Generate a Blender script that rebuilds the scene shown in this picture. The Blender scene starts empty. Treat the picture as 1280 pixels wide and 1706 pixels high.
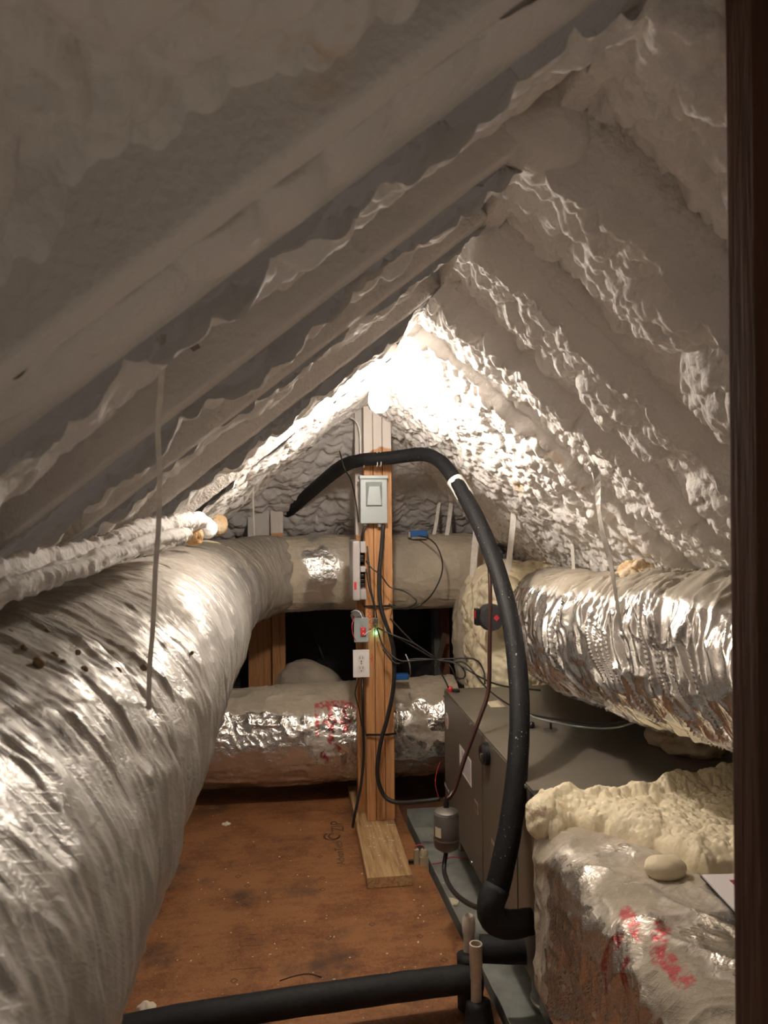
import bpy, bmesh, math, random
import numpy as np
from mathutils import Vector, Matrix

# ------------------------------------------------------------------ camera, world, exposure
SC = bpy.context.scene
COL = SC.collection
FPX, CXP, CYP = 1250.0, 640.0, 853.0
YAW, ROLL, CAMH = math.radians(7.0), 0.010, 1.30
_f = np.array([math.sin(YAW), math.cos(YAW), 0.0])
_r0 = np.array([math.cos(YAW), -math.sin(YAW), 0.0])
_z = np.array([0.0, 0.0, 1.0])
CR = _r0 * math.cos(ROLL) - _z * math.sin(ROLL)
CU = _z * math.cos(ROLL) + _r0 * math.sin(ROLL)
CAMP = np.array([0.0, 0.0, CAMH])

def at(px, py, D):
    """world point of a pixel of the photograph at depth D metres along the optical axis"""
    p = CAMP + D * (_f + CR * ((px - CXP) / FPX) - CU * ((py - CYP) / FPX))
    return tuple(float(v) for v in p)

cam_data = bpy.data.cameras.new('camera')
cam = bpy.data.objects.new('camera', cam_data)
COL.objects.link(cam)
M = Matrix(((CR[0], CU[0], -_f[0], 0), (CR[1], CU[1], -_f[1], 0), (CR[2], CU[2], -_f[2], CAMH), (0, 0, 0, 1)))
cam.matrix_world = M
cam_data.sensor_fit = 'VERTICAL'
cam_data.sensor_height = 36.0
cam_data.lens = FPX / 1706.0 * 36.0
cam_data.clip_start = 0.02
cam_data.dof.use_dof = True
cam_data.dof.focus_distance = 2.6
cam_data.dof.aperture_fstop = 11.0
SC.camera = cam

SC.view_settings.view_transform = 'Standard'
SC.view_settings.look = 'None'
SC.view_settings.gamma = 1.0
SC.view_settings.use_curve_mapping = False
SC.view_settings.exposure = 0.65
SC.cycles.max_bounces = 14
SC.cycles.diffuse_bounces = 8

BULB_POWER = 330.0           # radiance of the bulb glass
BULB_COLOR = (1.0, 0.89, 0.77)
world = bpy.data.worlds.new('world')
SC.world = world
world.use_nodes = True
bg = world.node_tree.nodes['Background']
bg.inputs[0].default_value = (1.0, 0.85, 0.71, 1)
bg.inputs[1].default_value = 0.075   # dim warm ambient fill, added to brighten the near end of the attic

# added fill lamp, out of view: lights near rafters and duct from below
hl = bpy.data.lights.new('fill_light_below', 'AREA')
hl.shape = 'RECTANGLE'; hl.size = 0.6; hl.size_y = 0.6
hl.energy = 1.45; hl.color = (1.0, 0.80, 0.62)
hlo = bpy.data.objects.new('fill_light_below', hl); COL.objects.link(hlo)
hlo.location = (0.0, 0.1, -0.25); hlo.rotation_euler = (math.pi, 0, 0)

RX, RZ = 0.33, CAMH + 0.48          # ridge line (underside)
SL, SR = 0.785, 0.86                # slopes, left and right
YHIP, SH = 3.12, 0.72               # hip end
R_YS = [0.48, 0.58, 0.89, 1.18, 1.56, 2.15]

# ------------------------------------------------------------------ numpy noise
def _hash(ix, iy, iz, seed):
    n = (ix.astype(np.int64) * 374761393 + iy.astype(np.int64) * 668265263 + iz.astype(np.int64) * 2147483647 + seed * 1274126177) & 0xffffffff
    n = ((n ^ (n >> 13)) * 1274126177) & 0xffffffff
    n = ((n ^ (n >> 16)) * 2246822519) & 0xffffffff
    n = n ^ (n >> 15)
    return (n & 0xffffff) / float(0xffffff)

def vnoise(x, y, z, seed=0):
    x, y, z = np.broadcast_arrays(np.asarray(x, float), np.asarray(y, float), np.asarray(z, float))
    ix, iy, iz = np.floor(x), np.floor(y), np.floor(z)
    fx, fy, fz = x - ix, y - iy, z - iz
    fx, fy, fz = [t * t * t * (t * (t * 6 - 15) + 10) for t in (fx, fy, fz)]
    r = 0
    for dx in (0, 1):
        for dy in (0, 1):
            for dz in (0, 1):
                w = (fx if dx else 1 - fx) * (fy if dy else 1 - fy) * (fz if dz else 1 - fz)
                r = r + w * _hash(ix + dx, iy + dy, iz + dz, seed)
    return r * 2 - 1

def fbm(x, y, z, seed=0, octv=3):
    r, a, t = 0, 1.0, 0
    for o in range(octv):
        r = r + a * vnoise(x * 2 ** o, y * 2 ** o, z * 2 ** o, seed + 17 * o)
        t += a
        a *= 0.5
    return r / t

def lobes2(s, t, cell, seed):
    """rounded heaps with sharp crevices between them (2-D)"""
    x, y = s / cell, t / cell
    ix, iy = np.floor(x), np.floor(y)
    best = np.zeros_like(x)
    zz = np.zeros_like(ix)
    for dx in (-1, 0, 1):
        for dy in (-1, 0, 1):
            cx, cy = ix + dx, iy + dy
            px = cx + 0.1 + 0.8 * _hash(cx, cy, zz, seed)
            py = cy + 0.1 + 0.8 * _hash(cx, cy, zz, seed + 5)
            r = 0.62 + 0.5 * _hash(cx, cy, zz, seed + 9)
            k = 0.6 + 0.4 * _hash(cx, cy, zz, seed + 13)
            d2 = ((x - px) ** 2 + (y - py) ** 2) / (r * r)
            best = np.maximum(best, k * np.sqrt(np.maximum(0, 1 - d2)))
    return best

def lobes3(x, y, z, cell, seed):
    x, y, z = x / cell, y / cell, z / cell
    ix, iy, iz = np.floor(x), np.floor(y), np.floor(z)
    best = np.zeros_like(x)
    for dx in (-1, 0, 1):
        for dy in (-1, 0, 1):
            for dz in (-1, 0, 1):
                cx, cy, cz = ix + dx, iy + dy, iz + dz
                px = cx + _hash(cx, cy, cz, seed)
                py = cy + _hash(cx, cy, cz, seed + 5)
                pz = cz + _hash(cx, cy, cz, seed + 7)
                d2 = ((x - px) ** 2 + (y - py) ** 2 + (z - pz) ** 2) / 0.8
                best = np.maximum(best, np.sqrt(np.maximum(0, 1 - d2)))
    return best

# ------------------------------------------------------------------ object helpers
def tag(o, label=None, cat=None, group=None, kind=None):
    if label: o['label'] = label
    if cat: o['category'] = cat
    if group: o['group'] = group
    if kind: o['kind'] = kind
    return o

def empty(name, loc, label, cat, group=None):
    o = bpy.data.objects.new(name, None)
    o.empty_display_size = 0.05
    COL.objects.link(o)
    o.location = loc
    return tag(o, label, cat, group)

def link(name, me, mat, parent=None, smooth=False):
    o = bpy.data.objects.new(name, me)
    COL.objects.link(o)
    if mat is not None:
        me.materials.append(mat)
    if smooth:
        me.polygons.foreach_set('use_smooth', np.ones(len(me.polygons), dtype=bool))
    if parent is not None:
        o.parent = parent
        o.matrix_parent_inverse = Matrix.Translation(-Vector(parent.location))
    return o

def grid_mesh(name, P, mat, parent=None, wrap_v=False, attrs=None, uv=None, flip=False, caps=False):
    """P: (nu, nv, 3) array of points"""
    nu, nv = P.shape[:2]
    idx = np.arange(nu * nv).reshape(nu, nv)
    if wrap_v:
        a = idx[:-1, :]; b = idx[1:, :]
        q = np.stack([a, np.roll(a, -1, 1), np.roll(b, -1, 1), b], -1)
    else:
        q = np.stack([idx[:-1, :-1], idx[:-1, 1:], idx[1:, 1:], idx[1:, :-1]], -1)
    q = q.reshape(-1, 4)
    if flip: q = q[:, ::-1]
    V = P.reshape(-1, 3)
    faces = [q]
    extra = []
    if caps and wrap_v:
        V = np.vstack([V, P[0].mean(0), P[-1].mean(0)])
        n = nu * nv
        for j in range(nv):
            k = (j + 1) % nv
            extra.append((idx[0, k], idx[0, j], n) if not flip else (idx[0, j], idx[0, k], n))
            extra.append((idx[-1, j], idx[-1, k], n + 1) if not flip else (idx[-1, k], idx[-1, j], n + 1))
    me = bpy.data.meshes.new(name)
    nq, ne = len(q), len(extra)
    me.vertices.add(len(V))
    me.vertices.foreach_set('co', V.astype(np.float32).ravel())
    loops = q.ravel()
    if ne: loops = np.concatenate([loops, np.array(extra).ravel()])
    me.loops.add(len(loops))
    me.loops.foreach_set('vertex_index', loops.astype(np.int32))
    me.polygons.add(nq + ne)
    starts = np.concatenate([np.arange(nq) * 4, nq * 4 + np.arange(ne) * 3]).astype(np.int32)
    me.polygons.foreach_set('loop_start', starts)
    me.update(calc_edges=True)
    me.validate()
    if attrs:
        for k, arr in attrs.items():
            v = np.asarray(arr, np.float32).ravel()
            if len(v) < len(V): v = np.concatenate([v, np.zeros(len(V) - len(v), np.float32)])
            at_ = me.attributes.new(k, 'FLOAT', 'POINT')
            at_.data.foreach_set('value', v)
    return link(name, me, mat, parent, True)

def crom(pts, ds, extra=None):
    """Catmull-Rom resample; extra: per-point scalars resampled along"""
    P = np.array([list(p) for p in pts], float)
    E = None if extra is None else np.array(extra, float)
    out, oe = [], []
    n = len(P)
    if n == 2:
        m = max(2, int(np.linalg.norm(P[1] - P[0]) / ds) + 1)
        t = np.linspace(0, 1, m)[:, None]
        return P[0] * (1 - t) + P[1] * t, (None if E is None else np.interp(t[:, 0], [0, 1], E))
    for i in range(n - 1):
        p0 = P[i - 1] if i > 0 else 2 * P[0] - P[1]
        p1, p2 = P[i], P[i + 1]
        p3 = P[i + 2] if i + 2 < n else 2 * P[-1] - P[-2]
        m = max(2, int(np.linalg.norm(p2 - p1) / ds))
        t = (np.arange(m) / m)[:, None]
        out.append(0.5 * ((2 * p1) + (-p0 + p2) * t + (2 * p0 - 5 * p1 + 4 * p2 - p3) * t ** 2 + (-p0 + 3 * p1 - 3 * p2 + p3) * t ** 3))
        if E is not None: oe.append(E[i] + (E[i + 1] - E[i]) * t[:, 0])
    out.append(P[-1:])
    if E is not None: oe.append(E[-1:])
    return np.vstack(out), (None if E is None else np.concatenate(oe))

def frames(C):
    T = np.gradient(C, axis=0)
    T /= np.linalg.norm(T, axis=1)[:, None] + 1e-12
    N = np.zeros_like(C)
    up = np.array([0, 0, 1.0]) if abs(T[0][2]) < 0.9 else np.array([1.0, 0, 0])
    n = up - T[0] * np.dot(up, T[0]); n /= np.linalg.norm(n)
    for i in range(len(C)):
        n = n - T[i] * np.dot(n, T[i]); n /= np.linalg.norm(n)
        N[i] = n
    return T, N, np.cross(T, N)

def sweep(name, pts, r, mat, parent=None, nth=10, ds=0.02, disp=None, attr=None, post=None, caps=True):
    rr = r if hasattr(r, '__len__') else [r] * len(pts)
    C, R = crom(pts, ds, rr)
    T, N, B = frames(C)
    th = np.linspace(0, 2 * np.pi, nth, endpoint=False)
    s = np.concatenate([[0], np.cumsum(np.linalg.norm(np.diff(C, axis=0), axis=1))])
    S, TH = np.meshgrid(s, th, indexing='ij')
    D = N[:, None, :] * np.cos(TH)[..., None] + B[:, None, :] * np.sin(TH)[..., None]
    RR = R[:, None] * np.ones_like(S)
    attrs = None
    if disp is not None:
        RR = RR + disp(S, TH, C[:, None, :] + D * RR[..., None], D)
    P = C[:, None, :] + D * RR[..., None]
    if post is not None: P = post(P)
    if attr is not None: attrs = attr(S, TH, P, D)
    return grid_mesh(name, P, mat, parent, wrap_v=True, attrs=attrs, caps=caps, flip=False)

def bm_obj(name, bm, mat, parent=None, smooth=False, bevel=0.0, seg=2):
    if bevel > 0:
        bmesh.ops.bevel(bm, geom=bm.edges[:], offset=bevel, segments=seg, affect='EDGES', profile=0.6)
    bmesh.ops.recalc_face_normals(bm, faces=bm.faces[:])
    me = bpy.data.meshes.new(name)
    bm.to_mesh(me); bm.free()
    return link(name, me, mat, parent, smooth)

def add_box(bm, lo, hi):
    vs = [bm.verts.new((x, y, z)) for x in (lo[0], hi[0]) for y in (lo[1], hi[1]) for z in (lo[2], hi[2])]
    for f in ((0, 1, 3, 2), (4, 6, 7, 5), (0, 4, 5, 1), (2, 3, 7, 6), (0, 2, 6, 4), (1, 5, 7, 3)):
        bm.faces.new([vs[i] for i in f])
    return vs

def box(name, lo, hi, mat, parent=None, bevel=0.0, seg=2):
    bm = bmesh.new()
    lo, hi = [min(a, b) for a, b in zip(lo, hi)], [max(a, b) for a, b in zip(lo, hi)]
    add_box(bm, lo, hi)
    return bm_obj(name, bm, mat, parent, False, bevel, seg)

def lathe(name, prof, loc, mat, parent=None, axis='Z', n=32):
    """prof: list of (radius, height)"""
    th = np.linspace(0, 2 * np.pi, n, endpoint=False)
    pr = np.array(prof, float)
    P = np.zeros((len(pr), n, 3))
    c, s_ = np.cos(th), np.sin(th)
    if axis == 'Z':
        P[..., 0] = pr[:, :1] * c; P[..., 1] = pr[:, :1] * s_; P[..., 2] = pr[:, 1:2]
    elif axis == 'Y':
        P[..., 0] = pr[:, :1] * c; P[..., 2] = pr[:, :1] * s_; P[..., 1] = -pr[:, 1:2]
    else:
        P[..., 1] = pr[:, :1] * c; P[..., 2] = pr[:, :1] * s_; P[..., 0] = pr[:, 1:2]
    P += np.array(loc)
    o = grid_mesh(name, P, mat, parent, wrap_v=True, caps=True)
    bm = bmesh.new(); bm.from_mesh(o.data)
    bmesh.ops.recalc_face_normals(bm, faces=bm.faces[:])
    for e in bm.edges:
        if len(e.link_faces) == 2 and e.calc_face_angle() > 0.6: e.smooth = False
    bm.to_mesh(o.data); bm.free()
    return o

def ribbon(name, pts, w, thick, mat, parent=None, side=(1, 0, 0), ds=0.02, twist=None):
    """flat strap of real thickness along points; side = direction of its width"""
    C, _ = crom(pts, ds)
    T, _, _ = frames(C)
    sd = np.array(side, float)
    P = []
    m = len(C)
    for i in range(m):
        a = sd - T[i] * np.dot(sd, T[i]); a /= np.linalg.norm(a)
        b = np.cross(T[i], a)
        if twist is not None:
            g = np.interp(i / (m - 1), np.linspace(0, 1, len(twist)), twist)
            a, b = a * math.cos(g) + b * math.sin(g), b * math.cos(g) - a * math.sin(g)
        P.append([C[i] + a * w / 2 + b * thick / 2, C[i] - a * w / 2 + b * thick / 2, C[i] - a * w / 2 - b * thick / 2, C[i] + a * w / 2 - b * thick / 2])
    o = grid_mesh(name, np.array(P), mat, parent, wrap_v=True, caps=True)
    o.data.polygons.foreach_set('use_smooth', np.zeros(len(o.data.polygons), dtype=bool))
    return o

def text_mesh(name, body, size, mat, parent, mtx, extr=0.0002):
    cu = bpy.data.curves.new('txt', 'FONT')
    cu.body = body; cu.size = size; cu.extrude = extr
    cu.align_x = 'CENTER'; cu.align_y = 'CENTER'
    t = bpy.data.objects.new('txt', cu)
    COL.objects.link(t)
    me = bpy.data.meshes.new_from_object(t.evaluated_get(bpy.context.evaluated_depsgraph_get()))
    bpy.data.objects.remove(t)
    me.transform(mtx)
    me.materials.clear()
    return link(name, me, mat, parent)

# ------------------------------------------------------------------ materials
def nmat(name):
    m = bpy.data.materials.new(name)
    m.use_nodes = True
    nt = m.node_tree
    return m, nt, nt.nodes['Principled BSDF']

def L(nt, a, b): nt.links.new(a, b)

def node(nt, kind, **kw):
    n = nt.nodes.new(kind)
    for k, v in kw.items():
        if k in n.inputs: n.inputs[k].default_value = v
        else: setattr(n, k, v)
    return n

def ramp(nt, fac, stops):
    r = nt.nodes.new('ShaderNodeValToRGB')
    while len(r.color_ramp.elements) < len(stops): r.color_ramp.elements.new(0.5)
    for e, (p, c) in zip(r.color_ramp.elements, stops):
        e.position = p
        e.color = (c[0], c[1], c[2], 1) if hasattr(c, '__len__') else (c, c, c, 1)
    L(nt, fac, r.inputs[0])
    return r

def coords(nt, scale=(1, 1, 1)):
    tc = nt.nodes.new('ShaderNodeTexCoord')
    mp = nt.nodes.new('ShaderNodeMapping')
    mp.inputs['Scale'].default_value = scale
    L(nt, tc.outputs['Object'], mp.inputs[0])
    return mp.outputs[0]

def bump(nt, bsdf, h, dist, strength=1.0):
    b = nt.nodes.new('ShaderNodeBump')
    b.inputs['Distance'].default_value = dist
    b.inputs['Strength'].default_value = strength
    L(nt, h, b.inputs['Height'])
    L(nt, b.outputs[0], bsdf.inputs['Normal'])
    return b

def simple(name, color, rough=0.5, metal=0.0, noise=0.0, nscale=30.0, bmp=0.0, emit=None):
    m, nt, b = nmat(name)
    b.inputs['Base Color'].default_value = (*color, 1)
    b.inputs['Roughness'].default_value = rough
    b.inputs['Metallic'].default_value = metal
    if noise > 0 or bmp > 0:
        n = node(nt, 'ShaderNodeTexNoise', Scale=nscale, Detail=5.0)
        L(nt, coords(nt), n.inputs['Vector'])
        if noise > 0:
            c0 = [max(0, c * (1 - noise)) for c in color]; c1 = [min(1, c * (1 + noise)) for c in color]
            L(nt, ramp(nt, n.outputs[0], [(0.3, c0), (0.7, c1)]).outputs[0], b.inputs['Base Color'])
        if bmp > 0: bump(nt, b, n.outputs[0], bmp)
    if emit:
        b.inputs['Emission Color'].default_value = (*emit[0], 1)
        b.inputs['Emission Strength'].default_value = emit[1]
    return m

def foam_mat(name, base, stain, stain_lo=0.66, fine=0.004, rough=0.75):
    m, nt, b = nmat(name)
    co = coords(nt)
    n1 = node(nt, 'ShaderNodeTexNoise', Scale=3.2, Detail=4.0); L(nt, co, n1.inputs['Vector'])
    n2 = node(nt, 'ShaderNodeTexNoise', Scale=22.0, Detail=4.0); L(nt, co, n2.inputs['Vector'])
    mx = node(nt, 'ShaderNodeMath', operation='MULTIPLY_ADD'); mx.inputs[1].default_value = 0.35
    L(nt, n2.outputs[0], mx.inputs[0])
    L(nt, n1.outputs[0], mx.inputs[2])
    r = ramp(nt, mx.outputs[0], [(0.0, [c * 0.94 for c in base]), (stain_lo, base), (stain_lo + 0.14, stain)])
    L(nt, r.outputs[0], b.inputs['Base Color'])
    b.inputs['Roughness'].default_value = rough
    b.inputs['Specular IOR Level'].default_value = 0.35
    n3 = node(nt, 'ShaderNodeTexNoise', Scale=120.0, Detail=6.0); L(nt, co, n3.inputs['Vector'])
    bump(nt, b, n3.outputs[0], fine)
    return m

def wood_mat(name, c0, c1, axis='Z', scale=1.0, rough=0.6, top=None):
    """long grain along axis; top = (z, colour): spray foam overspray above a ragged height"""
    m, nt, b = nmat(name)
    sc = {'Z': (26, 26, 1.6), 'Y': (26, 1.6, 26), 'X': (1.6, 26, 26)}[axis]
    co = coords(nt, tuple(v * scale for v in sc))
    n = node(nt, 'ShaderNodeTexNoise', Scale=2.0, Detail=5.0, Distortion=1.2); L(nt, co, n.inputs['Vector'])
    w = node(nt, 'ShaderNodeTexNoise', Scale=9.0, Detail=3.0); L(nt, co, w.inputs['Vector'])
    ad = node(nt, 'ShaderNodeMath', operation='MULTIPLY_ADD'); ad.inputs[1].default_value = 0.4
    L(nt, w.outputs[0], ad.inputs[0]); L(nt, n.outputs[0], ad.inputs[2])
    r = ramp(nt, ad.outputs[0], [(0.45, c0), (0.62, [(a + d) / 2 for a, d in zip(c0, c1)]), (0.85, c1)])
    out = r.outputs[0]
    if top:
        tc = nt.nodes.new('ShaderNodeTexCoord')
        sep = nt.nodes.new('ShaderNodeSeparateXYZ'); L(nt, tc.outputs['Object'], sep.inputs[0])
        nn = node(nt, 'ShaderNodeTexNoise', Scale=9.0, Detail=3.0); L(nt, tc.outputs['Object'], nn.inputs['Vector'])
        a = node(nt, 'ShaderNodeMath', operation='MULTIPLY_ADD'); a.inputs[1].default_value = 0.12
        L(nt, nn.outputs[0], a.inputs[0]); L(nt, sep.outputs['Z'], a.inputs[2])
        mr = nt.nodes.new('ShaderNodeMapRange')
        mr.inputs['From Min'].default_value = top[0] + 0.055; mr.inputs['From Max'].default_value = top[0] + 0.065
        L(nt, a.outputs[0], mr.inputs['Value'])
        mix = nt.nodes.new('ShaderNodeMix'); mix.data_type = 'RGBA'
        L(nt, mr.outputs[0], mix.inputs['Factor']); L(nt, out, mix.inputs['A'])
        mix.inputs['B'].default_value = (*top[1], 1)
        out = mix.outputs['Result']
    L(nt, out, b.inputs['Base Color'])
    b.inputs['Roughness'].default_value = rough
    bump(nt, b, ad.outputs[0], 0.0015)
    return m

def foil_mat(name, foil=(0.72, 0.70, 0.66), dust=(0.42, 0.37, 0.29), rough=0.27, crinkle=0.006, cscale=38.0, scrim=0.0, metal=0.92, red=(0.45, 0.03, 0.04)):
    """aluminised wrap; attribute 'dust' = matte tan overspray lying on it, attribute 'red' = printed ink"""
    m, nt, b = nmat(name)
    co = coords(nt)
    ad = nt.nodes.new('ShaderNodeAttribute'); ad.attribute_name = 'dust'
    ar = nt.nodes.new('ShaderNodeAttribute'); ar.attribute_name = 'red'
    n1 = node(nt, 'ShaderNodeTexNoise', Scale=45.0, Detail=5.0); L(nt, co, n1.inputs['Vector'])
    a = node(nt, 'ShaderNodeMath', operation='MULTIPLY_ADD'); a.inputs[1].default_value = 0.5; 
    L(nt, n1.outputs[0], a.inputs[0]); L(nt, ad.outputs['Fac'], a.inputs[2])
    mr = nt.nodes.new('ShaderNodeMapRange'); mr.inputs['From Min'].default_value = 0.62; mr.inputs['From Max'].default_value = 0.86
    L(nt, a.outputs[0], mr.inputs['Value'])
    n2 = node(nt, 'ShaderNodeTexNoise', Scale=7.0, Detail=5.0); L(nt, co, n2.inputs['Vector'])
    dr = ramp(nt, n2.outputs[0], [(0.3, [c * 0.8 for c in dust]), (0.7, [min(1, c * 1.12) for c in dust])])
    mix = nt.nodes.new('ShaderNodeMix'); mix.data_type = 'RGBA'
    L(nt, mr.outputs[0], mix.inputs['Factor'])
    mix.inputs['A'].default_value = (*foil, 1)
    L(nt, dr.outputs[0], mix.inputs['B'])
    n4 = node(nt, 'ShaderNodeTexNoise', Scale=60.0, Detail=4.0); L(nt, co, n4.inputs['Vector'])
    rr = ramp(nt, n4.outputs[0], [(0.40, 0.15), (0.55, 0.85)])
    rm = node(nt, 'ShaderNodeMath', operation='MULTIPLY'); L(nt, rr.outputs[0], rm.inputs[0]); L(nt, ar.outputs['Fac'], rm.inputs[1])
    mix2 = nt.nodes.new('ShaderNodeMix'); mix2.data_type = 'RGBA'
    L(nt, rm.outputs[0], mix2.inputs['Factor']); L(nt, mix.outputs['Result'], mix2.inputs['A'])
    mix2.inputs['B'].default_value = (*red, 1)
    L(nt, mix2.outputs['Result'], b.inputs['Base Color'])
    im = node(nt, 'ShaderNodeMath', operation='MULTIPLY_ADD'); im.inputs[1].default_value = -metal; im.inputs[2].default_value = metal
    L(nt, mr.outputs[0], im.inputs[0])
    L(nt, im.outputs[0], b.inputs['Metallic'])
    ro = node(nt, 'ShaderNodeMath', operation='MULTIPLY_ADD'); ro.inputs[1].default_value = 0.75 - rough; ro.inputs[2].default_value = rough
    L(nt, mr.outputs[0], ro.inputs[0]); L(nt, ro.outputs[0], b.inputs['Roughness'])
    v = node(nt, 'ShaderNodeTexNoise', Scale=cscale, Detail=3.0, Roughness=0.55, Distortion=0.8); L(nt, co, v.inputs['Vector'])
    rg = node(nt, 'ShaderNodeMath', operation='SUBTRACT'); rg.inputs[1].default_value = 0.5; L(nt, v.outputs[0], rg.inputs[0])
    ab = node(nt, 'ShaderNodeMath', operation='ABSOLUTE'); L(nt, rg.outputs[0], ab.inputs[0])
    h = ab.outputs[0]
    if scrim > 0:
        tot = None
        for vec in ((1, 1, 1.2), (1, -1, -1.1), (0.2, 1.6, 0.1)):
            w = node(nt, 'ShaderNodeTexWave', Scale=20.0, Distortion=0.0)
            mp = nt.nodes.new('ShaderNodeVectorMath'); mp.operation = 'DOT_PRODUCT'; mp.inputs[1].default_value = vec
            L(nt, co, mp.inputs[0])
            cx = nt.nodes.new('ShaderNodeCombineXYZ'); L(nt, mp.outputs['Value'], cx.inputs[0]); L(nt, cx.outputs[0], w.inputs['Vector'])
            p = node(nt, 'ShaderNodeMath', operation='POWER'); p.inputs[1].default_value = 24.0; L(nt, w.outputs['Fac'], p.inputs[0])
            if tot is None: tot = p.outputs[0]
            else:
                mxx = node(nt, 'ShaderNodeMath', operation='MAXIMUM'); L(nt, tot, mxx.inputs[0]); L(nt, p.outputs[0], mxx.inputs[1]); tot = mxx.outputs[0]
        ma = node(nt, 'ShaderNodeMath', operation='MULTIPLY_ADD'); ma.inputs[1].default_value = scrim
        L(nt, tot, ma.inputs[0]); L(nt, h, ma.inputs[2]); h = ma.outputs[0]
    bump(nt, b, h, crinkle)
    return m

FOAM_C = (0.80, 0.77, 0.74)
M_FOAM = foam_mat('spray_foam', FOAM_C, (0.62, 0.42, 0.20), 0.86, 0.003)
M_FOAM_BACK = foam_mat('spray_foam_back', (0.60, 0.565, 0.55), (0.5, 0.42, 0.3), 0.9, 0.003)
M_FOAM_GRAIN = foam_mat('foam_overspray', (0.78, 0.745, 0.71), (0.62, 0.42, 0.22), 0.86, 0.006, 0.9)
M_CREAM = foam_mat('cream_foam', (0.86, 0.765, 0.55), (0.62, 0.45, 0.22), 0.84, 0.002, 0.5)
M_AMBER = foam_mat('amber_foam', (0.66, 0.54, 0.38), (0.50, 0.30, 0.13), 0.62, 0.004, 0.6)
M_POST = wood_mat('post_wood', (0.36, 0.155, 0.06), (0.62, 0.32, 0.13), 'Z', top=(1.545, (0.70, 0.64, 0.59)))
M_STUDW = wood_mat('stud_wood', (0.30, 0.135, 0.055), (0.52, 0.26, 0.10), 'Z', top=(1.20, (0.58, 0.54, 0.50)))
M_PLANK = wood_mat('plank_wood', (0.30, 0.175, 0.075), (0.60, 0.40, 0.20), 'Y')
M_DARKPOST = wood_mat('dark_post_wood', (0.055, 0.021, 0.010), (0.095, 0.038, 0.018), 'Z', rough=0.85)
M_REDSTUD = wood_mat('red_stud_wood', (0.14, 0.05, 0.025), (0.26, 0.10, 0.05), 'Z')
M_BARE = wood_mat('bare_ridge_wood', (0.05, 0.035, 0.025), (0.12, 0.08, 0.05), 'Y')
M_FOIL = foil_mat('foil_trunk', (0.56, 0.545, 0.52), (0.33, 0.295, 0.25), 0.44, 0.003, 34.0, 0.05, 0.72)
M_FOIL_CROSS = foil_mat('foil_cross', (0.70, 0.68, 0.64), (0.54, 0.475, 0.375), 0.36, 0.006, 34.0)
M_FOIL_LOW = foil_mat('foil_low', (0.76, 0.73, 0.69), (0.48, 0.42, 0.33), 0.27, 0.007, 30.0)
M_FOIL_FLEX = foil_mat('foil_flex', (0.78, 0.76, 0.73), (0.35, 0.31, 0.25), 0.19, 0.0015, 50.0)
M_FOIL_PLEN = foil_mat('foil_plenum', (0.70, 0.66, 0.60), (0.42, 0.37, 0.29), 0.24, 0.006, 26.0, 0.05)
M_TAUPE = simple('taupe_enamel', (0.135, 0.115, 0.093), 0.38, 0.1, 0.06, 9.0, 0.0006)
M_TAUPE_LIT = simple('taupe_enamel_lit', (0.17, 0.15, 0.122), 0.34, 0.1, 0.08, 6.0, 0.0006)  # lighter copy of the enamel: light falling on the top put into the colour
M_GALV = simple('galvanised_sheet', (0.31, 0.325, 0.30), 0.5, 0.12, 0.25, 14.0, 0.001)
M_BLACK = simple('black_rubber_foam', (0.009, 0.009, 0.010), 0.75, 0, 0.3, 60.0, 0.0015)
def speck_mat():
    m, nt, b = nmat('speckled_pipe_foam')
    co = coords(nt)
    n = node(nt, 'ShaderNodeTexNoise', Scale=140.0, Detail=2.0); L(nt, co, n.inputs['Vector'])
    n2 = node(nt, 'ShaderNodeTexNoise', Scale=9.0, Detail=2.0); L(nt, co, n2.inputs['Vector'])
    a = node(nt, 'ShaderNodeMath', operation='MULTIPLY_ADD'); a.inputs[1].default_value = 0.3
    L(nt, n2.outputs[0], a.inputs[0]); L(nt, n.outputs[0], a.inputs[2])
    r = ramp(nt, a.outputs[0], [(0.0, (0.008, 0.008, 0.009)), (0.87, (0.011, 0.011, 0.012)), (0.91, (0.35, 0.33, 0.30))])
    L(nt, r.outputs[0], b.inputs['Base Color'])
    b.inputs['Roughness'].default_value = 0.6
    b.inputs['Specular IOR Level'].default_value = 0.22
    bump(nt, b, n.outputs[0], 0.001)
    return m
M_PIPE = speck_mat()
M_BLACKPL = simple('black_plastic', (0.015, 0.015, 0.016), 0.35)
M_CABLE = simple('black_cable', (0.02, 0.018, 0.017), 0.45)
M_BROWNLINE = simple('brown_copper_line', (0.055, 0.022, 0.016), 0.35, 0.3)
M_WHITEPL = simple('white_plastic', (0.78, 0.75, 0.73), 0.35)
M_BEIGEPL = simple('beige_plastic', (0.42, 0.36, 0.24), 0.45)
M_PVC = simple('pvc', (0.66, 0.58, 0.48), 0.3, 0, 0.1, 40.0)
M_GREYBOX = simple('grey_enamel_box', (0.36, 0.40, 0.40), 0.42, 0.15, 0.03, 8.0)
M_GREYPL = simple('light_grey_plastic', (0.44, 0.41, 0.40), 0.45)
M_STEEL = simple('bright_steel', (0.55, 0.53, 0.50), 0.28, 0.95)
M_CAN = simple('grey_canister_paint', (0.20, 0.18, 0.165), 0.30, 0.55, 0.08, 12.0)
M_STRAPW = simple('white_strap', (0.78, 0.74, 0.68), 0.6, 0, 0.12, 60.0)
M_STRAPG = simple('grey_strap', (0.30, 0.28, 0.25), 0.5, 0.4, 0.2, 60.0)
M_BLUE = simple('blue_paint', (0.02, 0.13, 0.42), 0.35)
M_RED = simple('red_plastic', (0.55, 0.035, 0.04), 0.4)
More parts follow.
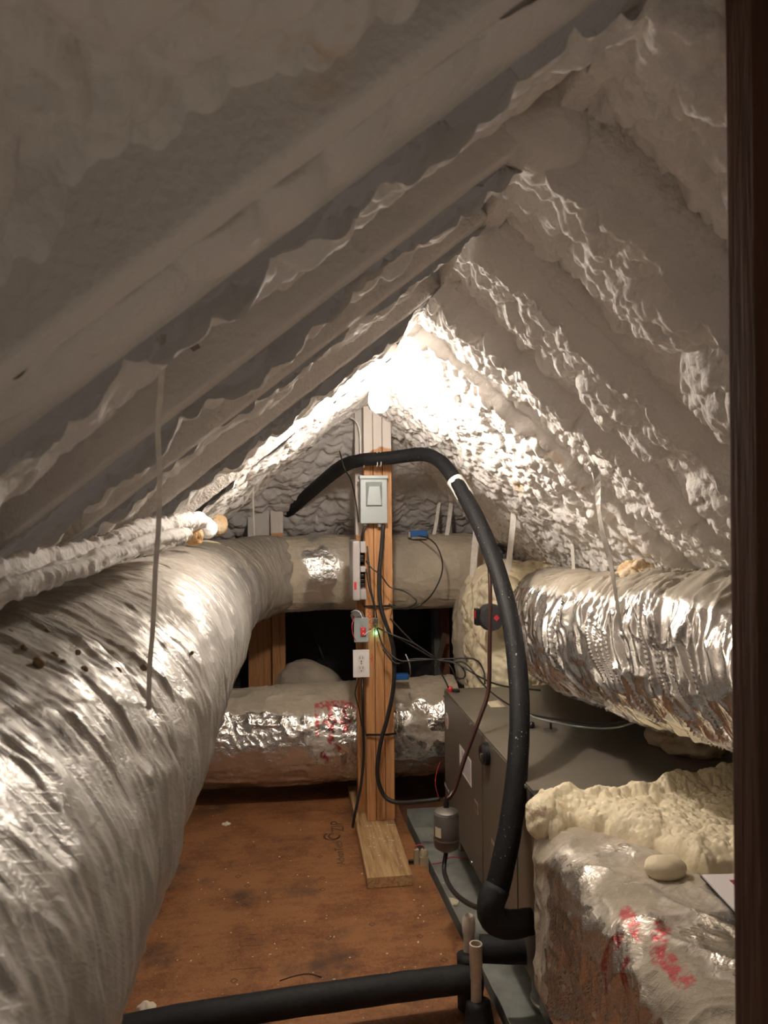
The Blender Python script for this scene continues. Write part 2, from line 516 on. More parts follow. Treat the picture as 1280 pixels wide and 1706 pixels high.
M_REDINK = simple('red_marker_ink', (0.55, 0.05, 0.03), 0.6)
M_PAPER = simple('white_paper', (0.78, 0.74, 0.74), 0.6)
M_TAGP = simple('cream_paper', (0.78, 0.68, 0.50), 0.6)
M_INK = simple('black_ink', (0.03, 0.03, 0.04), 0.6)
M_DKRED = simple('dark_red_ink', (0.28, 0.02, 0.05), 0.5)
M_GREYINK = simple('grey_ink', (0.30, 0.29, 0.29), 0.6)
M_FLOORINK = simple('floor_stamp_ink', (0.10, 0.06, 0.035), 0.8)
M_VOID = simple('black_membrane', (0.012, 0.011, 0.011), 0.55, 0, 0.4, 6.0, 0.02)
M_REDWIRE = simple('red_wire', (0.5, 0.05, 0.06), 0.4)
M_WHITEWIRE = simple('white_wire', (0.7, 0.66, 0.6), 0.4)
M_LED = simple('green_led', (0.05, 0.5, 0.4), 0.4, emit=((0.15, 1.0, 0.65), 30.0))
M_GREYPAINT = simple('foam_dusted_board', (0.52, 0.49, 0.46), 0.8, 0, 0.06, 20.0, 0.001)
M_SPOT = simple('amber_spot', (0.24, 0.16, 0.09), 0.7)
M_CRUMB = simple('foam_crumbs', (0.78, 0.70, 0.58), 0.8)

def floor_mat():
    m, nt, b = nmat('floor_panel')
    co = coords(nt)
    n1 = node(nt, 'ShaderNodeTexNoise', Scale=5.0, Detail=6.0, Roughness=0.65); L(nt, co, n1.inputs['Vector'])
    n2 = node(nt, 'ShaderNodeTexNoise', Scale=85.0, Detail=4.0, Distortion=1.5); L(nt, co, n2.inputs['Vector'])
    mp = coords(nt, (9, 40, 1))
    n5 = node(nt, 'ShaderNodeTexNoise', Scale=1.0, Detail=4.0); L(nt, mp, n5.inputs['Vector'])
    a = node(nt, 'ShaderNodeMath', operation='MULTIPLY_ADD'); a.inputs[1].default_value = 0.55
    L(nt, n2.outputs[0], a.inputs[0]); L(nt, n1.outputs[0], a.inputs[2])
    a2 = node(nt, 'ShaderNodeMath', operation='MULTIPLY_ADD'); a2.inputs[1].default_value = 0.3
    L(nt, n5.outputs[0], a2.inputs[0]); L(nt, a.outputs[0], a2.inputs[2])
    r = ramp(nt, a2.outputs[0], [(0.62, (0.10, 0.038, 0.016)), (0.85, (0.235, 0.098, 0.038)), (1.0, (0.34, 0.155, 0.062))])
    n3 = node(nt, 'ShaderNodeTexNoise', Scale=3.6, Detail=5.0, Roughness=0.6); L(nt, co, n3.inputs['Vector'])
    st = ramp(nt, n3.outputs[0], [(0.55, 0.0), (0.68, 0.8)])
    mix = nt.nodes.new('ShaderNodeMix'); mix.data_type = 'RGBA'
    L(nt, st.outputs[0], mix.inputs['Factor']); L(nt, r.outputs[0], mix.inputs['A']); mix.inputs['B'].default_value = (0.06, 0.035, 0.025, 1)
    L(nt, mix.outputs['Result'], b.inputs['Base Color'])
    b.inputs['Roughness'].default_value = 0.6
    bump(nt, b, n2.outputs[0], 0.001)
    return m
M_FLOOR = floor_mat()

# ------------------------------------------------------------------ roof foam (structure)
def slope_frame(side):
    m = SL if side < 0 else SR
    c = 1 / math.sqrt(1 + m * m); s_ = m * c
    d = np.array([side * c, 0, -s_])            # down the slope
    n = np.array([-side * s_, 0, -c])           # into the room
    return d, n

def foam_height(a, b, seed, amp=1.0, big=1.0):
    wx = 0.010 * vnoise(a * 30, b * 30, 0 * a, seed + 50)
    wy = 0.010 * vnoise(a * 30, b * 30, 0 * a + 7, seed + 51)
    a, b = a + wx, b + wy
    h = 0.034 * big * lobes2(a, b, 0.130 * big, seed)
    h += 0.024 * lobes2(a * 1.25, b, 0.054 * big, seed + 1)
    h += 0.0105 * lobes2(a * 1.2, b, 0.025 * big, seed + 2)
    h += 0.014 * fbm(a * 6, b * 6, 0 * a, seed + 3, 2)
    return h * amp

def bay(side, y0, y1, seed, Lm, ds, in0, in1, amp=1.0, big=1.0, extra=(), lap=0.0, knob=0.0):
    """foam between two rafters; in0/in1 = how far above the rafter undersides it starts/ends"""
    d, n = slope_frame(side)
    nt_ = int(Lm / ds); nv = max(6, int((y1 - y0) / ds))
    t = np.linspace(-0.03, Lm, nt_); v = np.linspace(0, 1, nv)
    Tt, V = np.meshgrid(t, v, indexing='ij')
    Y = y0 + (y1 - y0) * V
    h = foam_height(Tt, Y + side * 7.3, seed, amp, big)
    if knob > 0: h = h + knob * (0.014 * lobes2(Tt * 1.1 + 0.012 * vnoise(Tt * 25, Y * 25, 0 * Y, seed + 90), Y + 3.1, 0.043, seed + 91) + 0.006 * lobes2(Tt * 1.1, Y + 1.3, 0.019, seed + 92)) + 0.0035 * lobes2(Tt, Y + 2.3, 0.0125, seed + 93)
    edge = 0.025 * vnoise(Tt * 9, 0 * Tt + side, 0 * Tt, seed + 77)
    inset = in0 + (in1 - in0) * np.clip(V + edge * 6, 0, 1) ** 1.25
    for (tc, yc, rt, ry, hh) in extra:
        q = 1 - ((Tt - tc) / rt) ** 2 - ((Y - yc) / ry) ** 2
        inset = inset - hh * np.sqrt(np.maximum(0, q))
    off = h - inset
    if lap > 0:      # foam creeping over the underside of the rafter, ragged edge
        e = np.clip((Y - y0 - 0.010 * (1 + vnoise(Tt * 22, 0 * Tt, 0 * Tt, seed + 60)) ) / lap, 0, 1)
        off = np.where(Y < y0 + lap, -0.006 + (off + 0.010) * np.sqrt(e) * (e > 0) + 0.006 * lobes2(Tt, Y, 0.014, seed + 94) + 0.006 * lobes2(Tt, Y, 0.034, seed + 95), off)
    P = np.zeros(Tt.shape + (3,))
    base = np.array([RX, 0, RZ])
    P[:] = base
    P += d * (Tt + 0.35 * h)[..., None] + n * off[..., None]
    P[..., 1] += Y
    return P

def merge_grids(name, grids, mat, flip):
    V, F, n = [], [], 0
    for P in grids:
        nu, nv = P.shape[:2]
        idx = np.arange(nu * nv).reshape(nu, nv) + n
        q = np.stack([idx[:-1, :-1], idx[:-1, 1:], idx[1:, 1:], idx[1:, :-1]], -1).reshape(-1, 4)
        V.append(P.reshape(-1, 3)); F.append(q[:, ::-1] if flip else q); n += nu * nv
    V = np.vstack(V); F = np.vstack(F)
    me = bpy.data.meshes.new(name)
    me.vertices.add(len(V)); me.vertices.foreach_set('co', V.astype(np.float32).ravel())
    me.loops.add(F.size); me.loops.foreach_set('vertex_index', F.ravel().astype(np.int32))
    me.polygons.add(len(F)); me.polygons.foreach_set('loop_start', (np.arange(len(F)) * 4).astype(np.int32))
    me.update(calc_edges=True); me.validate()
    o = link(name, me, mat, None, True)
    o['kind'] = 'structure'
    return o

LEFT_Y = [-0.35, 0.06] + R_YS
HW = 0.019
grids = []
specs = [  # y0, y1, in0, in1, amp, big
    (-0.35, 0.06, 0.05, 0.08, 1.1, 1.0), (0.06, 0.48, 0.06, 0.125, 1.5, 1.0),
    (0.48, 0.58, 0.03, 0.05, 0.6, 1.0), (0.58, 0.89, 0.025, 0.095, 1.0, 0.9), (0.89, 1.18, 0.025, 0.095, 1.0, 0.85),
    (1.18, 1.56, 0.03, 0.095, 1.0, 0.85), (1.56, 2.15, 0.03, 0.095, 1.0, 0.9), (2.15, 3.6, 0.04, 0.04, 1.0, 0.9)]
random.seed(4)
for i, (y0, y1, a, b_, amp, big) in enumerate(specs):
    ex = []
    ds = 0.004 if y0 < 1.0 else 0.0055
    grids.append(bay(-1, y0 + HW - 0.004, y1 - HW + 0.004, 100 + i, 1.45, ds, a, b_, amp, big, ex))
merge_grids('ceiling_left', grids, M_FOAM, True)

RIGHT_Y = [-0.1, 0.30, 0.62, 0.89, 1.22, 1.52, 1.84]
grids = []
for i, (y0, y1) in enumerate(zip(RIGHT_Y[:-1], RIGHT_Y[1:])):
    ex = []
    if i == 3: ex = [(0.42, 1.02, 0.10, 0.12, 0.05), (0.62, 1.0, 0.12, 0.12, 0.045), (0.25, 1.0, 0.07, 0.1, 0.03)]
    if i == 4: ex = [(0.40, 1.36, 0.12, 0.1, 0.03), (0.7, 1.36, 0.12, 0.1, 0.04)]
    grids.append(bay(1, y0 - 0.021, y1 - HW + 0.004, 200 + i, 1.9, 0.004, 0.012, (0.09, 0.095, 0.09, 0.08, 0.07, 0.06)[i], 1.15, 0.8, ex, 0.028, 1.5))
grids.append(bay(1, 1.84 - .014, 4.2, 230, 1.9, 0.005, 0.012, 0.035, 1.2, 0.75, (), 0.03, 0.6))
merge_grids('ceiling_right', grids, M_FOAM, False)

# hip end: foam slope falling away behind the post
xs = np.arange(-1.3, 2.0, 0.0065); ts = np.arange(-0.02, 1.75, 0.0065)
Tt, X = np.meshgrid(ts, xs, indexing='ij')
h = foam_height(Tt, X, 300, 1.25, 1.0) + 0.05 * fbm(X * 3, Tt * 3, 0 * X, 9, 2)
c_, s_ = 1 / math.sqrt(1 + SH * SH), SH / math.sqrt(1 + SH * SH)
P = np.zeros(Tt.shape + (3,))
P[..., 0] = X
P[..., 1] = YHIP + (Tt + 0.4 * h) * c_ - h * s_
P[..., 2] = RZ - (Tt + 0.4 * h) * s_ - h * c_
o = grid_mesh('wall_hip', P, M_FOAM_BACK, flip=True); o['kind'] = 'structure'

# dark membrane wall closing the void behind the ducts
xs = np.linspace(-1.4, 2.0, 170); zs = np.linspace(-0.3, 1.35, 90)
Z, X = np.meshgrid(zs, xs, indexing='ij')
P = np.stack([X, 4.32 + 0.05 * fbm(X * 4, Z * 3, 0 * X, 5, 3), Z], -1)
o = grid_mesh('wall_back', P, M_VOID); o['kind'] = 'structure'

# floor panel (attic decking) and joist-level deck under the drip pan
bm = bmesh.new()
pts = [(-1.25, 0.6), (0.575, 0.6), (0.53, 1.6), (0.455, 3.15), (0.455, 4.3), (-1.25, 4.3)]
lo = [bm.verts.new((x, y, -0.022)) for x, y in pts]; hi = [bm.verts.new((x, y, 0)) for x, y in pts]
bm.faces.new(hi); bm.faces.new(lo[::-1])
for i in range(6):
    j = (i + 1) % 6
    bm.faces.new((lo[i], lo[j], hi[j], hi[i]))
o = bm_obj('floor', bm, M_FLOOR); o['kind'] = 'structure'
M_SUB = simple('subfloor', (0.16, 0.07, 0.035), 0.7, 0, 0.3, 10.0)
o = box('floor_right', (0.2, 0.6, -0.09), (2.3, 4.3, -0.05), M_SUB); o['kind'] = 'structure'
FLOOR = bpy.data.objects['floor']

# printed marks of the decking
def stroke_mesh(name, strokes, z, w, mat, parent=None):
    bm = bmesh.new()
    for st in strokes:
        for (x0, y0), (x1, y1) in zip(st[:-1], st[1:]):
            dx, dy = x1 - x0, y1 - y0
            l = math.hypot(dx, dy) or 1
            nx, ny = -dy / l * w / 2, dx / l * w / 2
            vs = [bm.verts.new((x, y, zz)) for zz in (z, z + 0.0004) for x, y in ((x0 + nx, y0 + ny), (x0 - nx, y0 - ny), (x1 - nx, y1 - ny), (x1 + nx, y1 + ny))]
            bm.faces.new(vs[4:8])
            for k in range(4): bm.faces.new((vs[k], vs[(k + 1) % 4], vs[4 + (k + 1) % 4], vs[4 + k]))
    return bm_obj(name, bm, mat, parent)
def floor_pt(px, py, z=0.0):
    v = (py - CYP) / FPX
    D = (CAMH - z) / v
    p = at(px, py, D)
    D *= (CAMH - z) / (CAMH - p[2])
    return at(px, py, D)
random.seed(11)
strokes = []
for px, py in ((397, 1460), (384, 1436), (421, 1412), (538, 1482), (390, 1634), (558, 1634), (407, 1508), (266, 1519), (279, 1482), (304, 1404), (533, 1427), (295, 1442), (412, 1476), (548, 1563), (250, 1584), (537, 1463), (700, 1560), (740, 1600), (620, 1540)):
    x, y, _ = floor_pt(px, py)
    a = 0.010
    strokes.append([(x - a, y), (x, y + a * 1.1), (x + a, y), (x, y - a * 1.1), (x - a, y)])
for (px, py, qx, qy) in ((400, 1576, 438, 1575), (384, 1616, 436, 1612), (322, 1578, 332, 1577), (470, 1567, 480, 1566), (400, 1568, 400, 1576), (408, 1564, 425, 1563), (413, 1558, 428, 1557)):
    x, y, _ = floor_pt(px, py); x1, y1, _ = floor_pt(qx, qy)
    strokes.append([(x, y), (x1, y1)])
o = stroke_mesh('printed_marks', strokes, 0.0001, 0.0022, M_FLOORINK, FLOOR)
zx, zy, _ = floor_pt(563, 1377)
text_mesh('printed_word', 'ZIP', 0.075, M_FLOORINK, FLOOR, Matrix.Translation((zx, zy, 0.0003)) @ Matrix.Rotation(math.radians(90), 4, 'Z'))
zx, zy, _ = floor_pt(566, 1418)
text_mesh('printed_word', 'AdvanTech', 0.045, M_FLOORINK, FLOOR, Matrix.Translation((zx, zy - 0.01, 0.0003)) @ Matrix.Rotation(math.radians(90), 4, 'Z'))
zx, zy, _ = floor_pt(557, 1393)
swoosh = [[(zx + 0.03 * math.cos(a) - .01, zy + 0.035 * math.sin(a)) for a in np.linspace(2.2, 6.0, 14)], [(zx + 0.022 * math.cos(a), zy + 0.026 * math.sin(a)) for a in np.linspace(1.6, 6.6, 14)]]
stroke_mesh('printed_logo', swoosh, 0.0001, 0.009, M_FLOORINK, FLOOR)

# ------------------------------------------------------------------ ridge board and rafters
def foamed_beam(name, P0, P1, across, down, w, depth, mat, amp, seed, ds=0.006):
    """long beam P0->P1 whose underside lies on the line; across/down unit vectors; rough sprayed skin"""
    P0, P1 = np.array(P0, float), np.array(P1, float)
    across, down = np.array(across, float), np.array(down, float)
    nl = max(2, int(np.linalg.norm(P1 - P0) / ds))
    r_ = 0.005
    sec = []
    hw = w / 2
    for u in np.linspace(0, 1, 16): sec.append((-hw, depth - u * (depth - r_)))
    for a in np.linspace(0, np.pi / 2, 4)[1:]: sec.append((-hw + r_ - r_ * math.cos(a), r_ - r_ * math.sin(a)))
    for u in np.linspace(0, 1, 11)[1:-1]: sec.append((-hw + r_ + u * (w - 2 * r_), 0))
    for a in np.linspace(np.pi / 2, 0, 4): sec.append((hw - r_ + r_ * math.cos(a), r_ - r_ * math.sin(a)))
    for u in np.linspace(0, 1, 16)[1:]: sec.append((hw, r_ + u * (depth - r_)))
    sec = np.array(sec)
    t = np.linspace(0, 1, nl)
    C = P0 + (P1 - P0) * t[:, None]
    P = C[:, None, :] + across * sec[None, :, 0:1] - down * sec[None, :, 1:2]
    dirs = across * (sec[:, 0:1] / hw) * np.clip(sec[:, 1:2] / r_, 0, 1) + down * np.clip(1 - sec[:, 1:2] / r_, 0, 1)
    q = P * 1.0
    n = amp * (fbm(q[..., 0] * 70, q[..., 1] * 70, q[..., 2] * 70, seed, 3) + 0.6 * fbm(q[..., 0] * 20, q[..., 1] * 20, q[..., 2] * 20, seed + 3, 2))
    if amp > 0.004: n = n + 0.010 * lobes3(q[..., 0], q[..., 1], q[..., 2], 0.034, seed + 7) + 0.005 * lobes3(q[..., 0], q[..., 1], q[..., 2], 0.015, seed + 8)
    P = P + dirs[None] * n[..., None]
    return grid_mesh(name, P, mat, wrap_v=True, caps=True)

o = foamed_beam('ridge_board', (RX, -0.6, RZ - 0.012), (RX, 3.15, RZ - 0.012), (1, 0, 0), (0, 0, -1), 0.036, 0.17, M_FOAM_GRAIN, 0.0022, 3)
tag(o, 'foam-dusted ridge board running along the peak of the attic ceiling', 'ridge board')
ords = ['nearest the viewer at top left', 'second from the viewer, behind the scalloped foam flap', 'third from the viewer', 'fourth from the viewer', 'fifth from the viewer', 'sixth and farthest, brightly lit by the bulb']
dl, nl_ = slope_frame(-1); dr_, nr_ = slope_frame(1)
for i, y in enumerate(R_YS):
    p0 = np.array([RX, y, RZ]) + dl * 0.02; p1 = np.array([RX, y, RZ]) + dl * 1.45
    amp = 0.0006 if i < 2 else (0.001 if i < 4 else 0.002)
    o = foamed_beam('rafter', p0, p1, (0, 1, 0), nl_, 0.038, 0.13, M_FOAM_GRAIN if i > 2 else M_FOAM, amp, 20 + i)
    tag(o, 'left slope rafter coated in foam overspray, ' + ords[i], 'rafter', 'rafters of the left roof slope')
names = ['hidden partly by the dark post at top right', 'second along from the top right corner', 'third along from the top right corner', 'fourth along from the top right corner', 'fifth along, under rough foam', 'sixth along, buried in rough foam', 'seventh along, beside the bulb', 'last before the hip end']
for i, y in enumerate(RIGHT_Y[1:]):
    p0 = np.array([RX, y, RZ]) + dr_ * 0.02; p1 = np.array([RX, y, RZ]) + dr_ * 1.92
    o = foamed_beam('rafter', p0, p1, (0, 1, 0), nr_, 0.038, 0.13, M_FOAM_GRAIN, 0.0045, 40 + i, 0.0045)
    tag(o, 'right slope rafter with rough foam crust, ' + names[i], 'rafter', 'rafters of the right roof slope')

def lump(name, c, r, seed, mat, parent=None, amp=0.25, cell=0.03, n=60, squash=(1, 1, 1)):
    th = np.linspace(0, 2 * np.pi, n, endpoint=False); ph = np.linspace(0.03, np.pi - 0.03, n // 2)
    PH, TH = np.meshgrid(ph, th, indexing='ij')
    D = np.stack([np.sin(PH) * np.cos(TH), np.sin(PH) * np.sin(TH), np.cos(PH)], -1)
    P = D * r * np.array(squash)
    hh = lobes3(P[..., 0] + c[0], P[..., 1] + c[1], P[..., 2] + c[2], cell, seed) - 0.4
    hh = hh + 0.8 * fbm(P[..., 0] / r * 1.3, P[..., 1] / r * 1.3, P[..., 2] / r * 1.3, seed, 2)
    hh = hh + 0.35 * (lobes3(P[..., 0] + c[0], P[..., 1] + c[1], P[..., 2] + c[2], cell * 0.45, seed + 4) - 0.4) * (amp > 0.18)
    P = P + D * (amp * r * hh)[..., None] + np.array(c)
    return grid_mesh(name, P, mat, parent, wrap_v=True, caps=True)

def flap_disp(S, TH, P, D):
    ph = S / 0.072 + 0.7 * vnoise(S * 5, 0 * S, 0 * S, 5)
    return 0.024 * np.abs(np.sin(np.pi * ph)) ** 0.6 * (0.75 + 0.25 * vnoise(S * 9, 0 * S, 0 * S, 15)) - 0.008 + 0.005 * fbm(S * 9, np.cos(TH), np.sin(TH), 6, 2)
fp = [np.array([RX, 0.538, RZ]) + dl * t - nl_ * 0.010 for t in (0.10, 0.22, 0.34, 0.46, 0.58, 0.68)]
def flap_sq(P):
    q = (P - np.array([RX, 0, RZ])) @ nl_ + 0.010
    Q = P - nl_ * (q * 0.62)[..., None]
    Q[..., 1] = np.maximum(Q[..., 1], 0.501)
    return Q
o = sweep('foam_flap', fp, [0.022, 0.036, 0.038, 0.038, 0.036, 0.022], M_FOAM, None, 60, 0.004, flap_disp, None, flap_sq)
tag(o, 'smooth scalloped flap of foam hanging along the nearest left rafter', 'foam flap')

o = lump('foam_lump', at(905, 228, 0.93), 0.050, 7, M_FOAM, amp=0.30, cell=0.09, squash=(1.0, 1.0, 0.85))
tag(o, 'big smooth foam blob hanging from the ridge above the bulb', 'foam lump')
o = lump('foam_lump', at(845, 280, 1.1), 0.045, 8, M_FOAM, amp=0.2, cell=0.06, squash=(1.0, 1.0, 0.8))
tag(o, 'smaller foam drip hanging just below the big smooth ridge blob', 'foam lump')

# ------------------------------------------------------------------ bulb in its holder at the ridge
bx, by, bz = at(632, 664, 2.10)
HZ = RZ - SL * (RX - bx) - 0.004   # underside of the roof above the bulb
lf = empty('ceiling_light', (bx, by, HZ), 'glowing bare light bulb hanging at the far end of the ridge', 'light')
lathe('lamp_holder', [(0.0, 0.0), (0.042, 0.0), (0.045, -0.012), (0.030, -0.022), (0.022, -0.05), (0.0, -0.05)], (bx, by, HZ), M_WHITEPL, lf)
prof = [(0.0, -0.06), (0.012, -0.058), (0.022, -0.05), (0.029, -0.036), (0.0305, -0.022), (0.028, -0.006), (0.020, 0.014), (0.014, 0.03), (0.0135, 0.045), (0.0, 0.045)]
M_BULB = simple('lit_bulb_glass', (1, 1, 1), 0.3, emit=(BULB_COLOR, BULB_POWER))
lathe('bulb', prof, (bx, by, bz + 0.02), M_BULB, lf)

# ------------------------------------------------------------------ centre post, sill plank, near post
PY = 3.045
x0 = 0.293
post = empty('support_post', (x0 + 0.057, PY, 0.04), 'three-ply wooden support post in the middle carrying the grey electrical box', 'post')
for k in range(3):
    box('stud', (x0 + k * 0.0385, PY, 0.0405), (x0 + k * 0.0385 + 0.0368, PY + 0.089 - 0.002 * k, RZ - 0.015), M_POST, post, 0.0035)
o = box('stud', (x0 - 0.028, PY + 0.092, 0.0405), (x0 + 0.012, PY + 0.15, RZ - 0.03), M_STUDW, post, 0.002)
# red pencil scrawl on the left stud
def zstrokes(name, strokes, y, w, mat, parent):
    bm = bmesh.new()
    for st in strokes:
        for (xa, za), (xb, zb) in zip(st[:-1], st[1:]):
            dx, dz = xb - xa, zb - za
            l = math.hypot(dx, dz) or 1
            nx, nz = -dz / l * w / 2, dx / l * w / 2
            vs = [bm.verts.new((x, yy, z)) for yy in (y, y - 0.0005) for x, z in ((xa + nx, za + nz), (xa - nx, za - nz), (xb - nx, zb - nz), (xb + nx, zb + nz))]
            bm.faces.new(vs[4:8])
            for k in range(4): bm.faces.new((vs[k], vs[(k + 1) % 4], vs[4 + (k + 1) % 4], vs[4 + k]))
    return bm_obj(name, bm, mat, parent)
def pz(px, py, D=3.04):
    p = at(px, py, D); return (p[0], p[2])
sc = [[(616, 1014), (614, 1021), (620, 1023)], [(617, 1024), (614, 1028), (617, 1031), (620, 1028), (617, 1024)],
      [(619, 1034), (616, 1038), (621, 1041)], [(618, 1043), (622, 1046), (617, 1049), (621, 1052)], [(615, 1046), (613, 1050), (620, 1050)],
      [(620, 1091), (622, 1097), (618, 1099), (622, 1101), (619, 1104)]]
for s2 in sc:
    zstrokes('scrawl', [[pz(*q) for q in s2]], PY - 0.0002, 0.0028, M_REDINK, post)['label'] = 'red handwriting'

x_, y_, _ = floor_pt(605, 1470)
bm = bmesh.new()
pl = [floor_pt(612, 1462, 0.04)[:2], floor_pt(686, 1453, 0.04)[:2]]
w_ = pl[1][0] - pl[0][0]
add_box(bm, (pl[0][0], pl[0][1], 0.001), (pl[0][0] + w_, 3.45, 0.039))
o = bm_obj('sill_plank', bm, M_PLANK, None, False, 0.002)
tag(o, 'flat wooden plank on the floor under the centre post, sprinkled with crumbs', 'plank')

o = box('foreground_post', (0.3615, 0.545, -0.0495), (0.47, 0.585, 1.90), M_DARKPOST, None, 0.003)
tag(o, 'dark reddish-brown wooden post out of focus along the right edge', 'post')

# studs behind
def stud(px0, px1, D, z0, z1, mat, label, dep=0.09):
    a = at(px0, 900, D); b = at(px1, 900, D)
    o = box('wall_stud', (a[0], a[1], z0), (b[0], a[1] + dep, z1), mat, None, 0.002)
    return tag(o, label, 'stud')
stud(452, 474, 3.98, 0.001, 1.36, M_STUDW, 'narrow orange-edged wooden stud standing behind the two cross ducts at left', 0.12)
stud(412, 451, 4.02, 0.001, 1.34, M_STUDW, 'wide wooden stud with a knot beside the left duct elbow')
stud(735, 748, 4.05, 0.001, 1.24, M_REDSTUD, 'dark red stud in the void right of the centre post')
stud(722, 732, 4.1, 0.001, 1.22, simple('grey_stud', (0.12, 0.13, 0.12), 0.6), 'thin grey upright beside the dark red stud')
stud(736, 760, 4.0, 1.245, 1.40, M_REDSTUD, 'short reddish wood piece above the upper cross duct at right')

a = at(412, 806, 3.62); b = at(449, 902, 3.62)
o = box('blocking_board', (a[0], a[1], b[2]), (b[0], a[1] + 0.09, a[2]), M_GREYPAINT, None, 0.002)
tag(o, 'pale foam-dusted board standing above the duct elbow beside the black pipe', 'board')
a = at(450, 800, 3.64); b = at(472, 898, 3.64)
o = box('wall_stud', (a[0], a[1], b[2]), (b[0], a[1] + 0.05, a[2]), M_STUDW, None, 0.002)
tag(o, 'short foam-dusted stud where the black pipe enters the hip wall', 'stud')
# ------------------------------------------------------------------ ducts
def ridged(x, y, z, seed):
    return 1 - np.abs(vnoise(x, y, z, seed))

def clamp_left(P):
    """the trunk is pressed flat where it meets the rafter undersides"""
    d, n = slope_frame(-1)
    q = (P - np.array([RX, 0, RZ])) @ n
    push = np.maximum(0, 0.004 - q)
    return P + n * push[..., None]

TR, TX, TZ = 0.234, -0.378, CAMH - 0.357
def trunk_disp(S, TH, P, D):
    y = P[..., 1]; a = TH
    cs, sn = np.cos(a), np.sin(a)
    h = 0.006 * (ridged(S * 20 + 1.3 * cs, cs * 1.6, sn * 1.6, 1) ** 4)
    h += 0.0028 * ridged(S * 55 + 2.0 * sn, cs * 2.2, sn * 2.2, 2) ** 3
    h += 0.0022 * ridged(S * 120 + 3.0 * cs + 2 * fbm(S * 8, cs * 2, sn * 2, 12, 2), cs * 2.5, sn * 2.5, 11) ** 2
    h += 0.007 * fbm(S * 3, cs * 1.2, sn * 1.2, 3, 2)
    h += 0.004 * fbm(S * 11, cs * 4, sn * 4, 4, 2)
    yw = y + 0.03 * fbm(cs * 2, sn * 2, 0 * a, 8, 2)
    h -= 0.042 * np.exp(-((yw - 1.0) / 0.026) ** 2) + 0.014 * np.exp(-((yw - 1.06) / 0.05) ** 2)
    h += 0.006 * np.exp(-((yw - 0.93) / 0.03) ** 2)
    h -= 0.008 * np.exp(-((yw - 1.62) / 0.02) ** 2)
    return h
def trunk_attr(S, TH, P, D):
    top = np.clip(D[..., 2], -1, 1)
    x, y, z = P[..., 0], P[..., 1], P[..., 2]
    dust = 0.20 + 0.42 * np.clip((top - 0.45) / 0.5, 0, 1) + 0.30 * fbm(x * 5, y * 5, z * 5, 31, 3)
    dust += 0.25 * np.exp(-((S - 3.55) / 0.10) ** 2) + 0.6 * np.clip((S - 3.62) / 0.1, 0, 1)
    dust += 0.25 * np.exp(-((y - 1.05) / 0.06) ** 2)
    return {'dust': dust, 'red': np.zeros_like(dust)}
path = [(TX, -0.45, TZ), (TX, 0.4, TZ), (TX, 1.2, TZ), (TX, 2.0, TZ), (TX, 2.75, TZ), (TX + 0.02, 3.15, TZ + 0.01), (TX + 0.12, 3.48, TZ + 0.04), (TX + 0.30, 3.62, TZ + 0.066)]
o = sweep('trunk_duct', path, [TR, TR, TR, TR, TR, TR - .008, 0.195, 0.180], M_FOIL, None, 320, 0.0032, trunk_disp, trunk_attr, clamp_left)
tag(o, 'fat silver insulated duct running along the left side of the attic', 'duct')

TRUNK = o
def on_trunk(px, py):
    d = np.array(at(px, py, 1.0)) - CAMP
    ox, oz = -TX, CAMH - TZ
    a_ = d[0] ** 2 + d[2] ** 2; b_ = 2 * (ox * d[0] + oz * d[2]); c_ = ox ** 2 + oz ** 2 - (TR + 0.008) ** 2
    t = (-b_ - math.sqrt(max(0, b_ * b_ - 4 * a_ * c_))) / (2 * a_)
    return CAMP + d * t
for k, (px, py, r) in enumerate(((65, 1104, 9), (105, 1106, 7), (140, 1116, 6), (195, 1118, 6), (133, 1072, 6), (90, 1092, 6), (17, 1056, 7), (40, 1080, 5), (78, 1053, 5), (130, 1087, 4), (240, 1112, 5), (320, 1088, 3), (252, 1080, 3))):
    p = on_trunk(px, py)
    dd_ = float((p - CAMP) @ _f)
    lump('foam_spot', tuple(p), r / FPX * dd_, 400 + k, M_SPOT, TRUNK, amp=0.3, cell=0.01, n=16)
an = np.linspace(-0.35, 2.5, 60)
ring = [(TX + (TR - 0.004) * math.sin(t) , 3.10 + 0.05 * math.cos(t), TZ + 0.008 + (TR - 0.004) * math.cos(t)) for t in an]
sweep('foam_seam', ring, 0.010, M_CREAM, TRUNK, 14, 0.005, lambda S, TH, P, D: 0.006 * lobes3(P[..., 0], P[..., 1], P[..., 2], 0.022, 5) - 0.002)['label'] = 'yellowish foam seam'

def foil_disp(seed, big=0.010, mid=0.006, fine=0.003, fs=1.0):
    def f(S, TH, P, D):
        cs, sn = np.cos(TH), np.sin(TH)
        h = big * fbm(S * 4 * fs, cs * 1.3, sn * 1.3, seed, 2)
        h += mid * (ridged(S * 12 * fs, cs * 3.5, sn * 3.5, seed + 1) ** 3)
        h += fine * (ridged(S * 30 * fs + 3 * cs, cs * 8, sn * 8, seed + 2) ** 3)
        return h
    return f
CY = 3.64; CZ = CAMH - 0.291
def cross_attr(S, TH, P, D):
    x = P[..., 0]; top = D[..., 2]; n = fbm(x * 9, P[..., 1] * 9, P[..., 2] * 9, 41, 3)
    bare = np.exp(-((x - 0.135 + 0.07 * n) / 0.085) ** 2) * np.clip(1.15 - np.abs(top + 0.1) * 0.8 + 0.5 * n, 0, 1)
    dust = 0.95 - 1.3 * bare + 0.5 * n * (np.clip(-top - 0.1, 0, 1) > 0) - 0.35 * np.clip(-top - 0.3, 0, 1) * (x < 0.2)
    return {'dust': dust, 'red': np.zeros_like(dust)}
